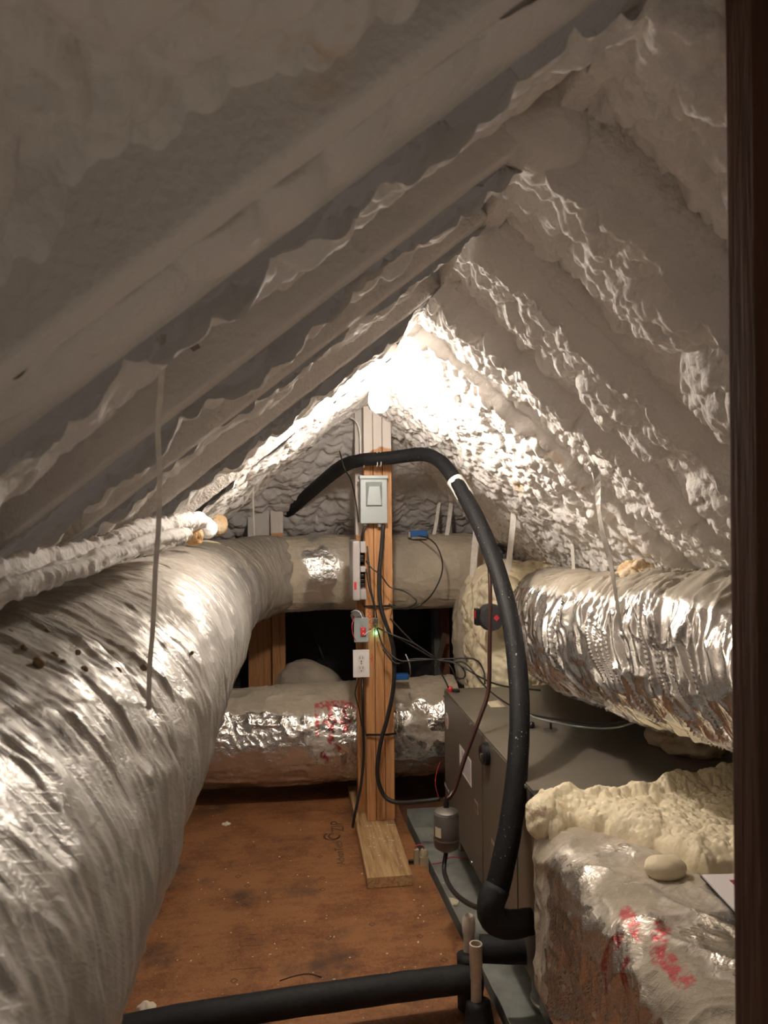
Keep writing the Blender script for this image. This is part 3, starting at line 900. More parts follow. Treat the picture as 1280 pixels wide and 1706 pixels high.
o = sweep('cross_duct', [(TX + 0.29, CY - 0.02, CZ), (0.2, CY, CZ), (0.55, CY, CZ), (0.93, CY, CZ)], [0.178, 0.178, 0.178, 0.176], M_FOIL_CROSS, None, 220, 0.006, foil_disp(60, 0.010, 0.004, 0.002), cross_attr)
tag(o, 'upper tan-sprayed cross duct passing behind the centre post', 'duct')

LY, LZ, LR = 3.46, CAMH - 1.010, 0.212
def low_attr(S, TH, P, D):
    x, y, z = P[..., 0], P[..., 1], P[..., 2]; top = D[..., 2]
    n = fbm(x * 8, y * 8, z * 8, 43, 3)
    dust = 0.22 + 0.9 * np.clip((top - 0.62) / 0.22 + 0.8 * n, 0, 1) + 0.35 * np.clip((x - 0.47) / 0.1, 0, 1) * (n > -0.1) + 0.35 * n
    u = x; v = z - LZ
    red = np.zeros_like(x)
    for (xa, va, xb, vb, w) in ((0.10, .16, .10, .05, .018), (.16, .17, .16, .02, .02), (.12, .165, .25, .165, .02), (.22, .16, .22, .06, .018), (.12, .10, .24, .10, .015), (.15, .03, .2, -.02, .016), (.12, -.03, .14, -.06, .02), (.26, .15, .29, .12, .012)):
        tt = np.clip(((u - xa) * (xb - xa) + (v - va) * (vb - va)) / ((xb - xa) ** 2 + (vb - va) ** 2), 0, 1)
        dd = np.hypot(u - xa - tt * (xb - xa), v - va - tt * (vb - va))
        red = np.maximum(red, (dd < w * 0.6) * 1.0)
    red *= (D[..., 1] < 0)
    return {'dust': dust, 'red': red}
o = sweep('floor_duct', [(-0.75, LY, LZ + 0.02), (-0.3, LY, LZ), (0.1, LY, LZ), (0.45, LY, LZ + 0.01), (0.75, LY, LZ + 0.02)], [LR, LR, LR, LR, LR], M_FOIL_LOW, None, 240, 0.006, foil_disp(70, 0.012, 0.008, 0.004), low_attr)
tag(o, 'lower shiny foil duct lying across the floor behind the centre post', 'duct')
o = sweep('flex_duct', [at(478, 1160, 4.05), at(500, 1138, 3.98), at(528, 1142, 3.92), at(555, 1165, 3.85)], [0.09, 0.105, 0.10, 0.08], M_FOIL_CROSS, None, 60, 0.008, foil_disp(75, 0.01, 0.01, 0.004), lambda S, TH, P, D: {'dust': 0.7 + 0.5 * fbm(P[..., 0] * 20, P[..., 1] * 20, P[..., 2] * 20, 2), 'red': 0 * S})
tag(o, 'small dusty duct stub humped behind the lower cross duct', 'duct')

FR = 0.190
def flex_disp(S, TH, P, D):
    cs, sn = np.cos(TH), np.sin(TH)
    tw = 0.8 * TH / (2 * np.pi)
    w1 = ridged(S * 36 + 2.2 * cs + 1.6 * sn + 1.2 * fbm(S * 5, cs * 1.4, sn * 1.4, 3, 2), cs * 1.1, sn * 1.1, 80)
    w2 = ridged(S * 52 + 3 * cs + 1.5 * fbm(S * 9, cs * 3, sn * 3, 4, 2), cs * 2.2, sn * 2.2, 81)
    h = 0.018 * (w1 ** 2.0 - 0.5) + 0.007 * (w2 ** 2 - 0.5)
    h += 0.020 * fbm(S * 4, cs * 1.2, sn * 1.2, 82, 2)
    h -= 0.028 * np.exp(-((S - 0.98 + 0.04 * cs) / 0.022) ** 2)
    return h
def flex_attr(S, TH, P, D):
    n = fbm(P[..., 0] * 10, P[..., 1] * 10, P[..., 2] * 10, 83, 3)
    dust = 0.10 + 0.95 * np.clip((D[..., 2] - 0.55) / 0.35, 0, 1) + 0.25 * n
    return {'dust': dust, 'red': 0 * S}
o = sweep('flex_duct', [(1.07, 3.02, CAMH - 0.41), (1.0, 2.74, CAMH - 0.40), (0.93, 2.4, CAMH - 0.395), (0.92, 2.0, CAMH - 0.365), (0.955, 1.5, CAMH - 0.325), (0.975, 1.0, CAMH - 0.31), (0.98, 0.35, CAMH - 0.31)], [0.15, 0.175, FR, FR, FR, FR, FR], M_FOIL_FLEX, None, 400, 0.0036, flex_disp, flex_attr)
tag(o, 'crinkled bright foil flexible duct hanging along the right side', 'duct')

# return plenum at the far end of the air handler, smothered in cream foam
def foam_block(name, lo, hi, rad, seed, mat, amp=0.02, n=150, cell=0.05, parent=None):
    lo, hi = np.array(lo), np.array(hi); c = (lo + hi) / 2; hs = (hi - lo) / 2
    th = np.linspace(0, 2 * np.pi, n * 2, endpoint=False); ph = np.linspace(0.01, np.pi - 0.01, n)
    PH, TH = np.meshgrid(ph, th, indexing='ij')
    D = np.stack([np.sin(PH) * np.cos(TH), np.sin(PH) * np.sin(TH), np.cos(PH)], -1)
    k = 7.0
    q = np.abs(D) / 1.0
    r = 1 / (q[..., 0] ** k + q[..., 1] ** k + q[..., 2] ** k) ** (1 / k)
    P = D * r[..., None] * hs
    h = lobes3(P[..., 0], P[..., 1], P[..., 2], cell, seed) * amp + lobes3(P[..., 0], P[..., 1], P[..., 2], cell * .45, seed + 1) * amp * 0.5 + 0.03 * fbm(P[..., 0] * 6, P[..., 1] * 6, P[..., 2] * 6, seed + 2, 2)
    N = D / hs; N = np.sign(N) * np.abs(N) ** 3; N /= np.linalg.norm(N, axis=-1)[..., None]
    return grid_mesh(name, P + N * h[..., None] + c, mat, parent, wrap_v=True, caps=True)
pl = foam_block('return_plenum', (0.83, 2.985, 0.12), (1.27, 3.45, CAMH - 0.27), 0.05, 91, M_CREAM, 0.046, 240, 0.062)
tag(pl, 'cream foam-covered plenum block at the far end of the grey air handler', 'plenum')
# foil collar between upper cross duct and plenum
o = sweep('vertical_duct', [at(800, 1135, 3.62), at(800, 1050, 3.62), at(806, 960, 3.62)], [0.11, 0.125, 0.12], M_FOIL_CROSS, None, 90, 0.008, foil_disp(95, 0.015, 0.008, 0.004), lambda S, TH, P, D: {'dust': 0.62 + 0.5 * fbm(P[..., 0] * 12, P[..., 1] * 12, P[..., 2] * 12, 4), 'red': (P[..., 2] > CAMH - 0.36) * 0.8 * (fbm(P[..., 0] * 14, P[..., 1] * 14, P[..., 2] * 14, 14) > 0.1)})
tag(o, 'dusty foil duct drop joining the upper cross duct to the foam plenum', 'duct')
dm = empty('damper_motor', at(818, 1028, 2.98), 'dark grey rounded damper motor with red accents on the cream foam plenum', 'damper motor')
cx_, cy_, cz_ = at(818, 1028, 2.955)
lathe('housing', [(0.0, 0.0), (0.050, 0.0), (0.054, 0.012), (0.054, 0.045), (0.046, 0.058), (0.0, 0.060)], (cx_, cy_ + 0.03, cz_), simple('dark_grey_plastic', (0.05, 0.05, 0.055), 0.4), dm, 'Y', 12)
box('side_switch', (cx_ - 0.064, cy_ - 0.02, cz_ - 0.03), (cx_ - 0.045, cy_ + 0.02, cz_ + 0.035), M_BLACKPL, dm, 0.004)
box('red_button', (cx_ - 0.0665, cy_ - 0.014, cz_ - 0.002), (cx_ - 0.062, cy_ + 0.01, cz_ + 0.028), M_RED, dm, 0.001)['label'] = 'red button'
bm = bmesh.new(); q = [bm.verts.new((cx_ + 0.016 + dx, cy_ - 0.0315, cz_ + dz)) for dx, dz in ((-.013, 0.0), (0, -.013), (.011, 0), (0, .014))]
q2 = [bm.verts.new((v.co.x, v.co.y + 0.003, v.co.z)) for v in q]
bm.faces.new(q); [bm.faces.new((q[i], q[(i + 1) % 4], q2[(i + 1) % 4], q2[i])) for i in range(4)]
bm_obj('diamond_mark', bm, M_RED, dm)['label'] = 'red diamond mark'

# ------------------------------------------------------------------ air handler
FX0, FX1, FY0, FY1, FZ0, FZ1 = 0.596, 1.32, 1.80, 2.93, 0.10, CAMH - 0.705
ah = empty('air_handler', (0.95, 2.4, 0.0), 'grey-brown metal air handler cabinet lying in the drip pan at right', 'air handler')
box('body', (FX0 + 0.004, FY0, FZ0), (FX1, FY1, FZ1 - 0.003), M_TAUPE, ah, 0.003)
box('top_panel', (FX0 - 0.001, FY0, FZ1 - 0.003), (FX1, FY1, FZ1), M_TAUPE_LIT, ah, 0.001)
SEAM = 2.335
p1 = box('front_panel', (FX0 - 0.003, SEAM + 0.003, FZ0 + 0.003), (FX0 + 0.004, FY1 - 0.002, FZ1 - 0.006), M_TAUPE, ah, 0.002)
p2 = box('front_panel', (FX0 - 0.003, FY0 + 0.165, FZ0 + 0.003), (FX0 + 0.004, SEAM - 0.003, FZ1 - 0.006), M_TAUPE, ah, 0.002)
box('coil_panel', (FX0 - 0.002, FY0 + 0.002, FZ0 + 0.003), (FX0 + 0.004, FY0 + 0.160, FZ1 - 0.006), M_TAUPE, ah, 0.002)
def on_face(px, py):
    """point of the cabinet's aisle face under a pixel"""
    d = np.array(at(px, py, 1.0)) - CAMP
    return CAMP + d * ((FX0 - 0.003) / d[0])
def face_patch(name, pts, mat, parent, t=0.0008):
    bm = bmesh.new()
    a = [bm.verts.new((p[0] - t, p[1], p[2])) for p in pts]; b = [bm.verts.new((p[0], p[1], p[2])) for p in pts]
    n = len(pts)
    bm.faces.new(a); bm.faces.new(b[::-1])
    for i in range(n): bm.faces.new((a[i], a[(i + 1) % n], b[(i + 1) % n], b[i]))
    return bm_obj(name, bm, mat, parent)
def face_rect(name, y0, y1, z0, z1, mat, parent, x=FX0 - 0.003, t=0.0008):
    return box(name, (x - t, y0, z0), (x, y1, z1), mat, parent)
a = on_face(766, 1240); b = on_face(786, 1312)
lb = face_rect('rating_label', b[1], a[1], b[2], a[2], M_PAPER, p1); lb['label'] = 'white printed label'
random.seed(5)
for k in range(9):
    zz = a[2] - 0.012 - k * (a[2] - b[2] - 0.02) / 9
    face_rect('text_line', b[1] + 0.012, a[1] - 0.012 - 0.03 * random.random(), zz - 0.004, zz, M_GREYINK, lb, FX0 - 0.0038, 0.0003)
c = on_face(745, 1201)
o = lathe('badge', [(0.0, 0.0), (0.030, 0.0), (0.030, -0.001), (0.0, -0.001)], (0, 0, 0), M_WHITEPL, p1, 'X', 32)
for v in o.data.vertices: v.co = Vector((v.co.x + c[0], c[1] + v.co.y * 0.95, c[2] + v.co.z * 1.05))
o['label'] = 'white oval badge with red marks'
bm = bmesh.new()
for k in range(24):
    a0, a1 = 2 * math.pi * k / 24, 2 * math.pi * (k + 1) / 24
    q = [bm.verts.new((c[0] - 0.0015, c[1] + r * math.cos(t) * .95, c[2] + r * math.sin(t) * 1.05)) for r, t in ((0.022, a0), (0.025, a0), (0.025, a1), (0.022, a1))]
    bm.faces.new(q)
for dz in (-.008, 0, .008):
    q = [bm.verts.new((c[0] - 0.0015, c[1] + dy, c[2] + dz + e)) for dy, e in ((-.016, -.002), (.016, -.002), (.016, .002), (-.016, .002))]
    bm.faces.new(q)
bm_obj('badge_mark', bm, M_RED, o)
c = on_face(813, 1256)
lathe('handle', [(0.0, -0.001), (0.034, -0.001), (0.034, -0.014), (0.027, -0.022), (0.0, -0.016)], (c[0], c[1], c[2]), M_BLACKPL, p2, 'X', 28)
box('handle_latch', (c[0] - 0.027, c[1] - 0.020, c[2] - 0.010), (c[0] - 0.014, c[1] - 0.006, c[2] + 0.006), M_CAN, p2, 0.002)
for px, py in ((741, 1159), (785, 1207), (810, 1235), (741, 1330), (748, 1318), (876, 1310), (786, 1437)):
    c = on_face(px, py)
    lathe('screw', [(0.0, -0.0), (0.006, 0.0), (0.006, -0.003), (0.003, -0.005), (0.0, -0.005)], (c[0], c[1], c[2]), M_STEEL, ah, 'X', 10)
a = on_face(791, 1331); b = on_face(797, 1358)
q = face_rect('small_label', b[1], a[1], b[2], a[2], simple('brown_label', (0.35, 0.25, 0.17), 0.5), p2); 
face_rect('label_window', b[1] + .004, a[1] - .006, b[2] + .006, a[2] - .006, M_TAUPE, q, FX0 - 0.0038, 0.0005)
a = on_face(819, 1396); b = on_face(826, 1440)
q = face_rect('small_label', b[1], a[1], b[2], a[2], simple('tan_label', (0.40, 0.33, 0.27), 0.5), p2)
face_rect('label_window', b[1] + .004, a[1] - .006, b[2] + .008, a[2] - .012, M_TAUPE, q, FX0 - 0.0038, 0.0005)
a = on_face(741, 1302); b = on_face(752, 1328)
face_patch('corner_sticker', [(a[0], a[1], a[2]), (a[0], b[1], b[2]), (a[0], a[1], b[2])], M_GREYPL, p1)
# base rail below the panels
box('base_rail', (FX0 + 0.03, FY0 + 0.01, FZ0 - 0.10), (FX1 - 0.02, FY0 + 0.09, FZ0 - 0.001), M_CAN, ah, 0.002)
box('base_rail', (FX0 + 0.03, FY1 - 0.12, FZ0 - 0.10), (FX1 - 0.02, FY1 - 0.04, FZ0 - 0.001), M_CAN, ah, 0.002)
# black clip at the near top corner
box('corner_clip', (FX0 - 0.012, FY0 - 0.004, FZ1 - 0.055), (FX0 + 0.018, FY0 + 0.025, FZ1 + 0.004), M_BLACKPL, ah, 0.005)

def on_top(px, py, z=FZ1):
    d = np.array(at(px, py, 1.0)) - CAMP
    return CAMP + d * ((z - CAMH) / d[2])
# things lying on the cabinet
c = [on_top(*q) for q in ((811, 1170), (830, 1167), (843, 1178), (818, 1179))]
bm = bmesh.new(); a = [bm.verts.new((p[0], p[1], FZ1 + 0.0015)) for p in c]; b = [bm.verts.new((p[0], p[1], FZ1 + 0.0003)) for p in c]
bm.faces.new(a); bm.faces.new(b[::-1]); [bm.faces.new((a[i], a[(i + 1) % 4], b[(i + 1) % 4], b[i])) for i in range(4)]
tag(bm_obj('paper_note', bm, M_TAGP), 'small cream paper note lying on top of the air handler', 'note')
c = on_top(1150, 1246)
o = lump('foam_scrap', (c[0], c[1], FZ1 + 0.018), 0.085, 15, M_AMBER, amp=0.5, cell=0.03, squash=(0.9, 1.1, 0.25))
tag(o, 'ragged amber foam scrap on the air handler under the right flex duct', 'foam scrap')
c = on_top(886, 1213)
o = lump('cable_clip', (c[0], c[1], FZ1 + 0.010), 0.010, 16, M_BLACKPL, amp=0.2, cell=0.01, n=20)
tag(o, 'small black plug on the air handler beside the insulated pipe', 'plug')
c = on_top(918, 1216)
pt = empty('cabinet_sensor', (c[0], c[1], FZ1), 'little black sensor stub on a bright round plate on the cabinet top', 'sensor')
lathe('port_plate', [(0.0, 0.0), (0.022, 0.0), (0.022, 0.002), (0.0, 0.002)], (c[0], c[1], FZ1 + 0.0005), M_STEEL, pt, n=20)
lathe('stub', [(0.0, 0.0), (0.004, 0.0), (0.004, 0.028), (0.0, 0.028)], (c[0], c[1], FZ1 + 0.0025), M_BLACKPL, pt, n=10)
c = on_top(749, 1151)
rc = empty('wire_connector', (c[0], c[1] - 0.01, FZ1), 'red wire connector at the far left corner of the cabinet top', 'connector')
lathe('red_cap', [(0.0, 0.0), (0.010, 0.0), (0.011, 0.012), (0.006, 0.020), (0.0, 0.020)], (c[0], c[1] - 0.012, FZ1 + 0.001), M_RED, rc, n=14)
lathe('black_base', [(0.0, 0.0), (0.016, 0.0), (0.014, 0.008), (0.0, 0.008)], (c[0] + 0.022, c[1] - 0.022, FZ1 + 0.001), M_BLACKPL, rc, n=14)

# drip pan
pan = empty('drip_pan', (0.9, 2.2, -0.05), 'grey-green galvanised drip pan on the floor beneath the air handler', 'drip pan')
PX0, PX1, PY0, PY1 = 0.500, 1.50, 0.9, 3.16
bm = bmesh.new(); add_box(bm, (PX0 - 0.02, PY0, -0.049), (PX1, PY1, -0.046)); bm_obj('pan_floor', bm, M_GALV, pan)
bm = bmesh.new()
add_box(bm, (0.474, PY1 - 0.003, -0.0455), (PX1, PY1, 0.035)); bm_obj('pan_rim', bm, M_GALV, pan)
bm = bmesh.new()
pa = [(0.632, PY0), (0.478, PY1)]
pa = [(0.570, PY0), (0.474, PY1)]
vs = []
for x, y in pa:
    for dx in (0, 0.0025):
        for z in (-0.0455, 0.012): vs.append(bm.verts.new((x + dx, y, z)))
for f in ((0, 1, 5, 4), (2, 6, 7, 3), (1, 3, 7, 5), (0, 4, 6, 2), (0, 2, 3, 1), (4, 5, 7, 6)): bm.faces.new([vs[i] for i in f])
bm_obj('pan_rim', bm, M_GALV, pan)
c = on_top(750, 1505, -0.046)
o = lump('foam_scrap', (c[0], c[1], -0.043), 0.022, 18, M_CREAM, amp=0.4, cell=0.012, n=36, squash=(1.2, 1.2, 0.25))
tag(o, 'round foam scrap lying on the drip pan by the white pipes', 'foam scrap')

# float switch clipped to the rim
c = floor_pt(707, 1452, -0.03)
fs = empty('float_switch', (c[0], c[1], -0.045), 'beige float switch with red wires clipped on the drip pan edge', 'float switch')
box('clip', (c[0] - 0.038, c[1] - 0.008, -0.010), (c[0] - 0.020, c[1] + 0.012, 0.055), M_BEIGEPL, fs, 0.003)
box('housing', (c[0] - 0.018, c[1] - 0.016, -0.045), (c[0] + 0.016, c[1] + 0.016, 0.030), M_BEIGEPL, fs, 0.003)
lathe('cap', [(0.0, 0.0), (0.016, 0.0), (0.016, 0.014), (0.011, 0.022), (0.0, 0.024)], (c[0], c[1], 0.030), M_BEIGEPL, fs, n=20)
lathe('screw_knob', [(0.0, 0.0), (0.006, 0.0), (0.006, 0.018), (0.0, 0.018)], (c[0] - 0.058, c[1], 0.012), M_BLACKPL, fs, 'X', 10)
sweep('wire', [(c[0], c[1], 0.053), (c[0] - 0.004, c[1], 0.066), (c[0] - 0.022, c[1], 0.070), (c[0] - 0.034, c[1], 0.060), (c[0] - 0.032, c[1], 0.052)], 0.0022, M_REDWIRE, fs, 6, 0.005)
w0 = (c[0] + 0.016, c[1], -0.005)
sweep('wire', [w0, floor_pt(735, 1437, -0.02), floor_pt(752, 1428, -0.02), floor_pt(780, 1431, -0.03)], 0.0022, M_REDWIRE, fs, 6, 0.01)

# supply plenum wrapped in foil, near right
QX0, QX1, QY0, QY1, QZ0, QZ1 = 0.566, 1.35, 0.62, 1.775, 0.09, CAMH - 0.745
nu, nv = 330, 300
sec = []
rb, rt = 0.10, 0.07
def arc(cx, cz, r, a0, a1, n): return [(cx + r * math.cos(a), cz + r * math.sin(a)) for a in np.linspace(a0, a1, n)]
outl = [(QX1, QZ0)] + [(QX1 - 0.1, QZ0)] + arc(QX0 + rb, QZ0 + rb, rb, -math.pi / 2, -math.pi, 14) + arc(QX0 + rt, QZ1 - rt, rt, math.pi, math.pi / 2, 14) + [(QX1 - 0.05, QZ1), (QX1, QZ1 - 0.02)]
outl = np.array(outl)
dd = np.concatenate([[0], np.cumsum(np.linalg.norm(np.diff(outl, axis=0), axis=1))])
uu = np.linspace(0, dd[-1], nv)
sx = np.interp(uu, dd, outl[:, 0]); sz = np.interp(uu, dd, outl[:, 1])
tx, tz = np.gradient(sx), np.gradient(sz); l_ = np.hypot(tx, tz); nx_, nz_ = -tz / l_, tx / l_
yy = np.linspace(QY1, QY0, nu)
Y, U = np.meshgrid(yy, uu, indexing='ij')
endr = np.clip((QY1 - Y) / 0.05, 0, 1); endc = 0.035 * (1 - np.sqrt(1 - (1 - endr) ** 2))
h = 0.012 * fbm(Y * 5, U * 5, 0 * U, 111, 3) + 0.008 * (ridged(Y * 9, U * 9 + Y * 5, 0 * U, 112) ** 4) + 0.004 * (ridged(Y * 22 + U * 8, U * 22, 0 * U, 113) ** 4) - endc
h -= 0.022 * np.exp(-(((Y - 1.52) / 0.06) ** 2 + ((U - 0.98) / 0.05) ** 2))
P = np.stack([sx[None, :] + nx_[None, :] * h, Y, sz[None, :] + nz_[None, :] * h], -1)
n = fbm(P[..., 0] * 7, P[..., 1] * 7, P[..., 2] * 7, 114, 3)
topm = np.clip((P[..., 2] - (QZ1 - 0.06)) / 0.05, 0, 1)
dust = 0.30 + 0.45 * topm + 0.55 * n
dust += 0.35 * np.clip((Y - 1.60) / 0.1, 0, 1)
dust -= 0.5 * np.exp(-((P[..., 0] - 0.80) / 0.12) ** 2) * topm * np.clip((1.35 - Y) / 0.1, 0, 1) * np.clip((Y - 1.02) / 0.08, 0, 1)
red = np.zeros_like(dust)
def on_side(px, py):
    d = np.array(at(px, py, 1.0)) - CAMP
    p = CAMP + d * (QX0 / d[0])
    if p[2] > QZ1 - 0.02: p = CAMP + d * ((QZ1 - CAMH) / d[2])
    return p
RED_ST = [((1040, 1512), (1030, 1545), 13), ((1030, 1545), (1012, 1610), 15), ((1012, 1610), (1020, 1650), 15), ((1045, 1520), (1070, 1575), 14), ((1105, 1545), (1092, 1590), 17), ((1092, 1590), (1085, 1625), 14), ((1108, 1590), (1140, 1630), 18), ((1060, 1600), (1075, 1625), 11), ((1040, 1600), (1050, 1655), 12)]
# measure the strokes in the picture-independent surface frame by their world points
for (a, b, w) in RED_ST:
    A, B = on_side(*a), on_side(*b)
    wr = w / FPX * 1.35 * 0.6
    AB = B - A; t = np.clip(((P - A) @ AB) / (AB @ AB), 0, 1)
    dist = np.linalg.norm(P - A - AB * t[..., None], axis=-1)
    red = np.maximum(red, 1.0 * (dist < wr * 1.4))
o = grid_mesh('supply_plenum', P, M_FOIL_PLEN, attrs={'dust': dust, 'red': red}, flip=True)
tag(o, 'foil-wrapped boxy plenum with red lettering at bottom right', 'plenum')
# end closing sheet
box('end_panel', (QX0 + 0.04, QY1 - 0.05, QZ0 + 0.03), (QX1 - 0.02, QY1 - 0.03, QZ1 - 0.045), M_FOIL_PLEN, o)

# cream foam poured over the joint
def top_pt(px, py, z): return on_top(px, py, z)
nx2, ny2 = 360, 240
fx0, fx1, fy0, fy1 = 0.572, 1.33, 1.40, 1.90
X, Y = np.meshgrid(np.linspace(fx0, fx1, nx2), np.linspace(fy0, fy1, ny2), indexing='ij')
near = np.interp(X, [0.545, 0.60, 0.66, 0.72, 0.78, 0.83, 0.90, 1.0, 1.2, 1.33], [1.70, 1.68, 1.69, 1.63, 1.53, 1.42, 1.40, 1.42, 1.43, 1.43])
near = near + 0.02 * lobes2(X, Y * 0.2, 0.06, 129) - 0.012 + 0.02 * fbm(X * 22, Y * 22, 0 * X, 121, 2)
far = np.interp(X, [0.545, 0.7, 0.9, 1.05, 1.33], [1.795, 1.80, 1.81, 1.84, 1.88]) + 0.02 * fbm(X * 18, Y * 18, 0 * X, 122, 2)
mask = np.minimum((Y - near) / 0.085, (far - Y) / 0.05)
mask = np.minimum(mask, (X - fx0 - 0.012) / 0.04)
e = np.sqrt(np.clip(1 - (1 - np.clip(mask, 0, 1)) ** 2, 0, 1))
zz = np.zeros_like(X)
hh = e * (0.030 + 0.026 * lobes2(X, Y, 0.10, 123) + 0.017 * lobes2(X + 0.01 * vnoise(X * 20, Y * 20, 0 * X, 8), Y, 0.036, 124) + 0.011 * lobes2(X, Y, 0.017, 125) + 0.005 * lobes2(X, Y, 0.009, 126) + 0.03 * np.clip((X - 1.0) / 0.2, 0, 1) * np.clip((Y - 1.7) / 0.1, 0, 1))
Z = (QZ1 - 0.02) + hh + 0.03 * np.clip((Y - 1.74) / 0.04, 0, 1) * e
Z = np.where(mask > -0.03, Z, QZ1 - 0.06)
P = np.stack([X - 0.0 * X, Y, Z], -1)
spill = grid_mesh('foam_spill', P, M_CREAM)
bm = bmesh.new(); bm.from_mesh(spill.data)
bmesh.ops.delete(bm, geom=[f for f in bm.faces if any(v.co.z < QZ1 - 0.05 for v in f.verts)], context='FACES')
bm.to_mesh(spill.data); bm.free()
tag(spill, 'cream expanding foam poured over the joint of cabinet and foil plenum', 'spray foam')
c = on_top(893, 1382, QZ1)
o = lump('foam_roll', on_top(907, 1362, QZ1 + 0.01), 0.046, 20, M_CREAM, amp=0.22, cell=0.03, n=70, squash=(0.9, 0.9, 1.0))
tag(o, 'drooping end of the cream foam at the cabinet corner', 'spray foam')
o = lump('foam_lump', tuple(on_top(1108, 1446, QZ1 + 0.014)), 0.034, 21, M_CREAM, amp=0.14, cell=0.05, n=50, squash=(1.2, 0.8, 0.65))
tag(o, 'smooth rounded cream foam nub at the front of the foam spill', 'foam lump')

# paper booklet
bk = empty('booklet', on_top(1215, 1495, QZ1 + 0.012), 'white printed booklet with a dark red stripe on the foil plenum', 'booklet')
A = on_top(1168, 1462, QZ1 + 0.012); B = on_top(1245, 1545, QZ1 + 0.012)
du = np.array([B[0] - A[0], B[1] - A[1]]); lu = np.linalg.norm(du); du /= lu; dvv = np.array([-du[1], du[0]])
if dvv[0] < 0: dvv = -dvv
def quad_box(name, u0, u1, v0, v1, z0, z1, mat, parent):
    bm = bmesh.new()
    lo = [bm.verts.new((A[0] + du[0] * u + dvv[0] * v, A[1] + du[1] * u + dvv[1] * v, z0)) for u, v in ((u0, v0), (u1, v0), (u1, v1), (u0, v1))]
    hi = [bm.verts.new((v.co.x, v.co.y, z1)) for v in lo]
    bm.faces.new(hi); bm.faces.new(lo[::-1])
    for i in range(4): bm.faces.new((lo[i], lo[(i + 1) % 4], hi[(i + 1) % 4], hi[i]))
    return bm_obj(name, bm, mat, parent)
zb = QZ1 + 0.012
quad_box('back_cover', -0.002, 0.30, 0.0, 0.21, zb, zb + 0.002, M_INK, bk)
cov = quad_box('page', 0.0, 0.30, 0.002, 0.21, zb + 0.0022, zb + 0.006, M_PAPER, bk)
quad_box('red_stripe', 0.025, 0.29, 0.045, 0.062, zb + 0.0061, zb + 0.0064, M_DKRED, cov)
quad_box('printed_square', 0.008, 0.022, 0.075, 0.088, zb + 0.0061, zb + 0.0064, M_INK, cov)
quad_box('printed_square', 0.011, 0.019, 0.078, 0.085, zb + 0.00641, zb + 0.0066, M_PAPER, cov)
quad_box('text_line', 0.045, 0.16, 0.115, 0.121, zb + 0.0061, zb + 0.0064, M_INK, cov)
for k in range(4): quad_box('text_line', 0.07, 0.12 + 0.02 * (k % 2), 0.075 + 0.008 * k, 0.079 + 0.008 * k, zb + 0.0061, zb + 0.0064, M_GREYINK, cov)

# ------------------------------------------------------------------ refrigerant lines
ip = empty('suction_line', at(850, 1350, 1.95), 'thick black insulated pipe arching over the post and down to the cabinet', 'pipe')
pp = [at(452, 872, 3.9), at(470, 862, 3.8), at(520, 818, 3.45), at(566, 780, 3.15), at(600, 767, 2.99), at(650, 763, 2.93), at(700, 757, 2.86), at(728, 765, 2.78), at(752, 790, 2.70), at(790, 855, 2.55), at(822, 930, 2.40), at(848, 1020, 2.26), at(862, 1110, 2.15), at(866, 1190, 2.06), at(862, 1280, 1.98), at(852, 1370, 1.92), at(838, 1440, 1.88), at(826, 1490, 1.86)]
rad = [0.029] * 4 + [0.026] * 5 + [0.0275] * 3 + [0.028] * 3 + [0.030] * 3
def pipe_disp(S, TH, P, D):
    return 0.0012 * fbm(S * 25, np.cos(TH) * 2, np.sin(TH) * 2, 5, 2)
sweep('pipe_insulation', pp, rad, M_PIPE, ip, 24, 0.012, pipe_disp)
sweep('tape_wrap', [at(758, 800, 2.675), at(766, 812, 2.655), at(776, 828, 2.62)], 0.0305, M_STRAPW, ip, 24, 0.006, lambda S, TH, P, D: 0.0015 * fbm(S * 60, np.cos(TH) * 4, np.sin(TH) * 4, 2, 2))['label'] = 'pale tape wrap'
for px, py, D in ((606, 767, 2.985), (628, 765, 2.955), (634, 765, 2.95)):
    c = at(px, py, D)
    ring = [(c[0], c[1] + 0.0285 * math.cos(t), c[2] + 0.0285 * math.sin(t)) for t in np.linspace(0, 2 * np.pi, 20)]
    sweep('wire_tie', ring, 0.0022, M_WHITEWIRE, ip, 6, 0.01)
# elbow and coil stub
sweep('elbow', [at(828, 1478, 1.865), at(818, 1505, 1.85), at(822, 1530, 1.85), at(845, 1540, 1.86), at(868, 1538, 1.88), at(905, 1530, 1.93)], [0.030, 0.031, 0.032, 0.031, 0.029, 0.028], M_BLACK, ip, 24, 0.01, lambda S, TH, P, D: 0.004 * lobes3(P[..., 0], P[..., 1], P[..., 2], 0.03, 6))
# liquid line with filter-drier
ll = empty('liquid_line', at(744, 1380, 2.3), 'grey canister filter-drier hanging on a thin dark line before the cabinet', 'filter drier')
c = np.array(at(744, 1382, 2.28))
lathe('canister', [(0.0, 0.068), (0.010, 0.068), (0.014, 0.064), (0.033, 0.054), (0.038, 0.046), (0.039, -0.042), (0.036, -0.052), (0.022, -0.062), (0.0, -0.066)], c, M_CAN, ll, n=40)
lathe('top_cap', [(0.0, 0.066), (0.012, 0.0665), (0.035, 0.0556), (0.0375, 0.048), (0.0, 0.048)], c + np.array([0, 0, 0.001]), M_STEEL, ll, n=40)
lathe('band', [(0.0392, -0.030), (0.0402, -0.028), (0.0402, -0.024), (0.0392, -0.022)], c, M_CAN, ll, n=40)
th = np.linspace(3.5, 4.1, 10); zz = np.linspace(-0.012, 0.018, 2)
TH, ZZ = np.meshgrid(th, zz, indexing='ij')
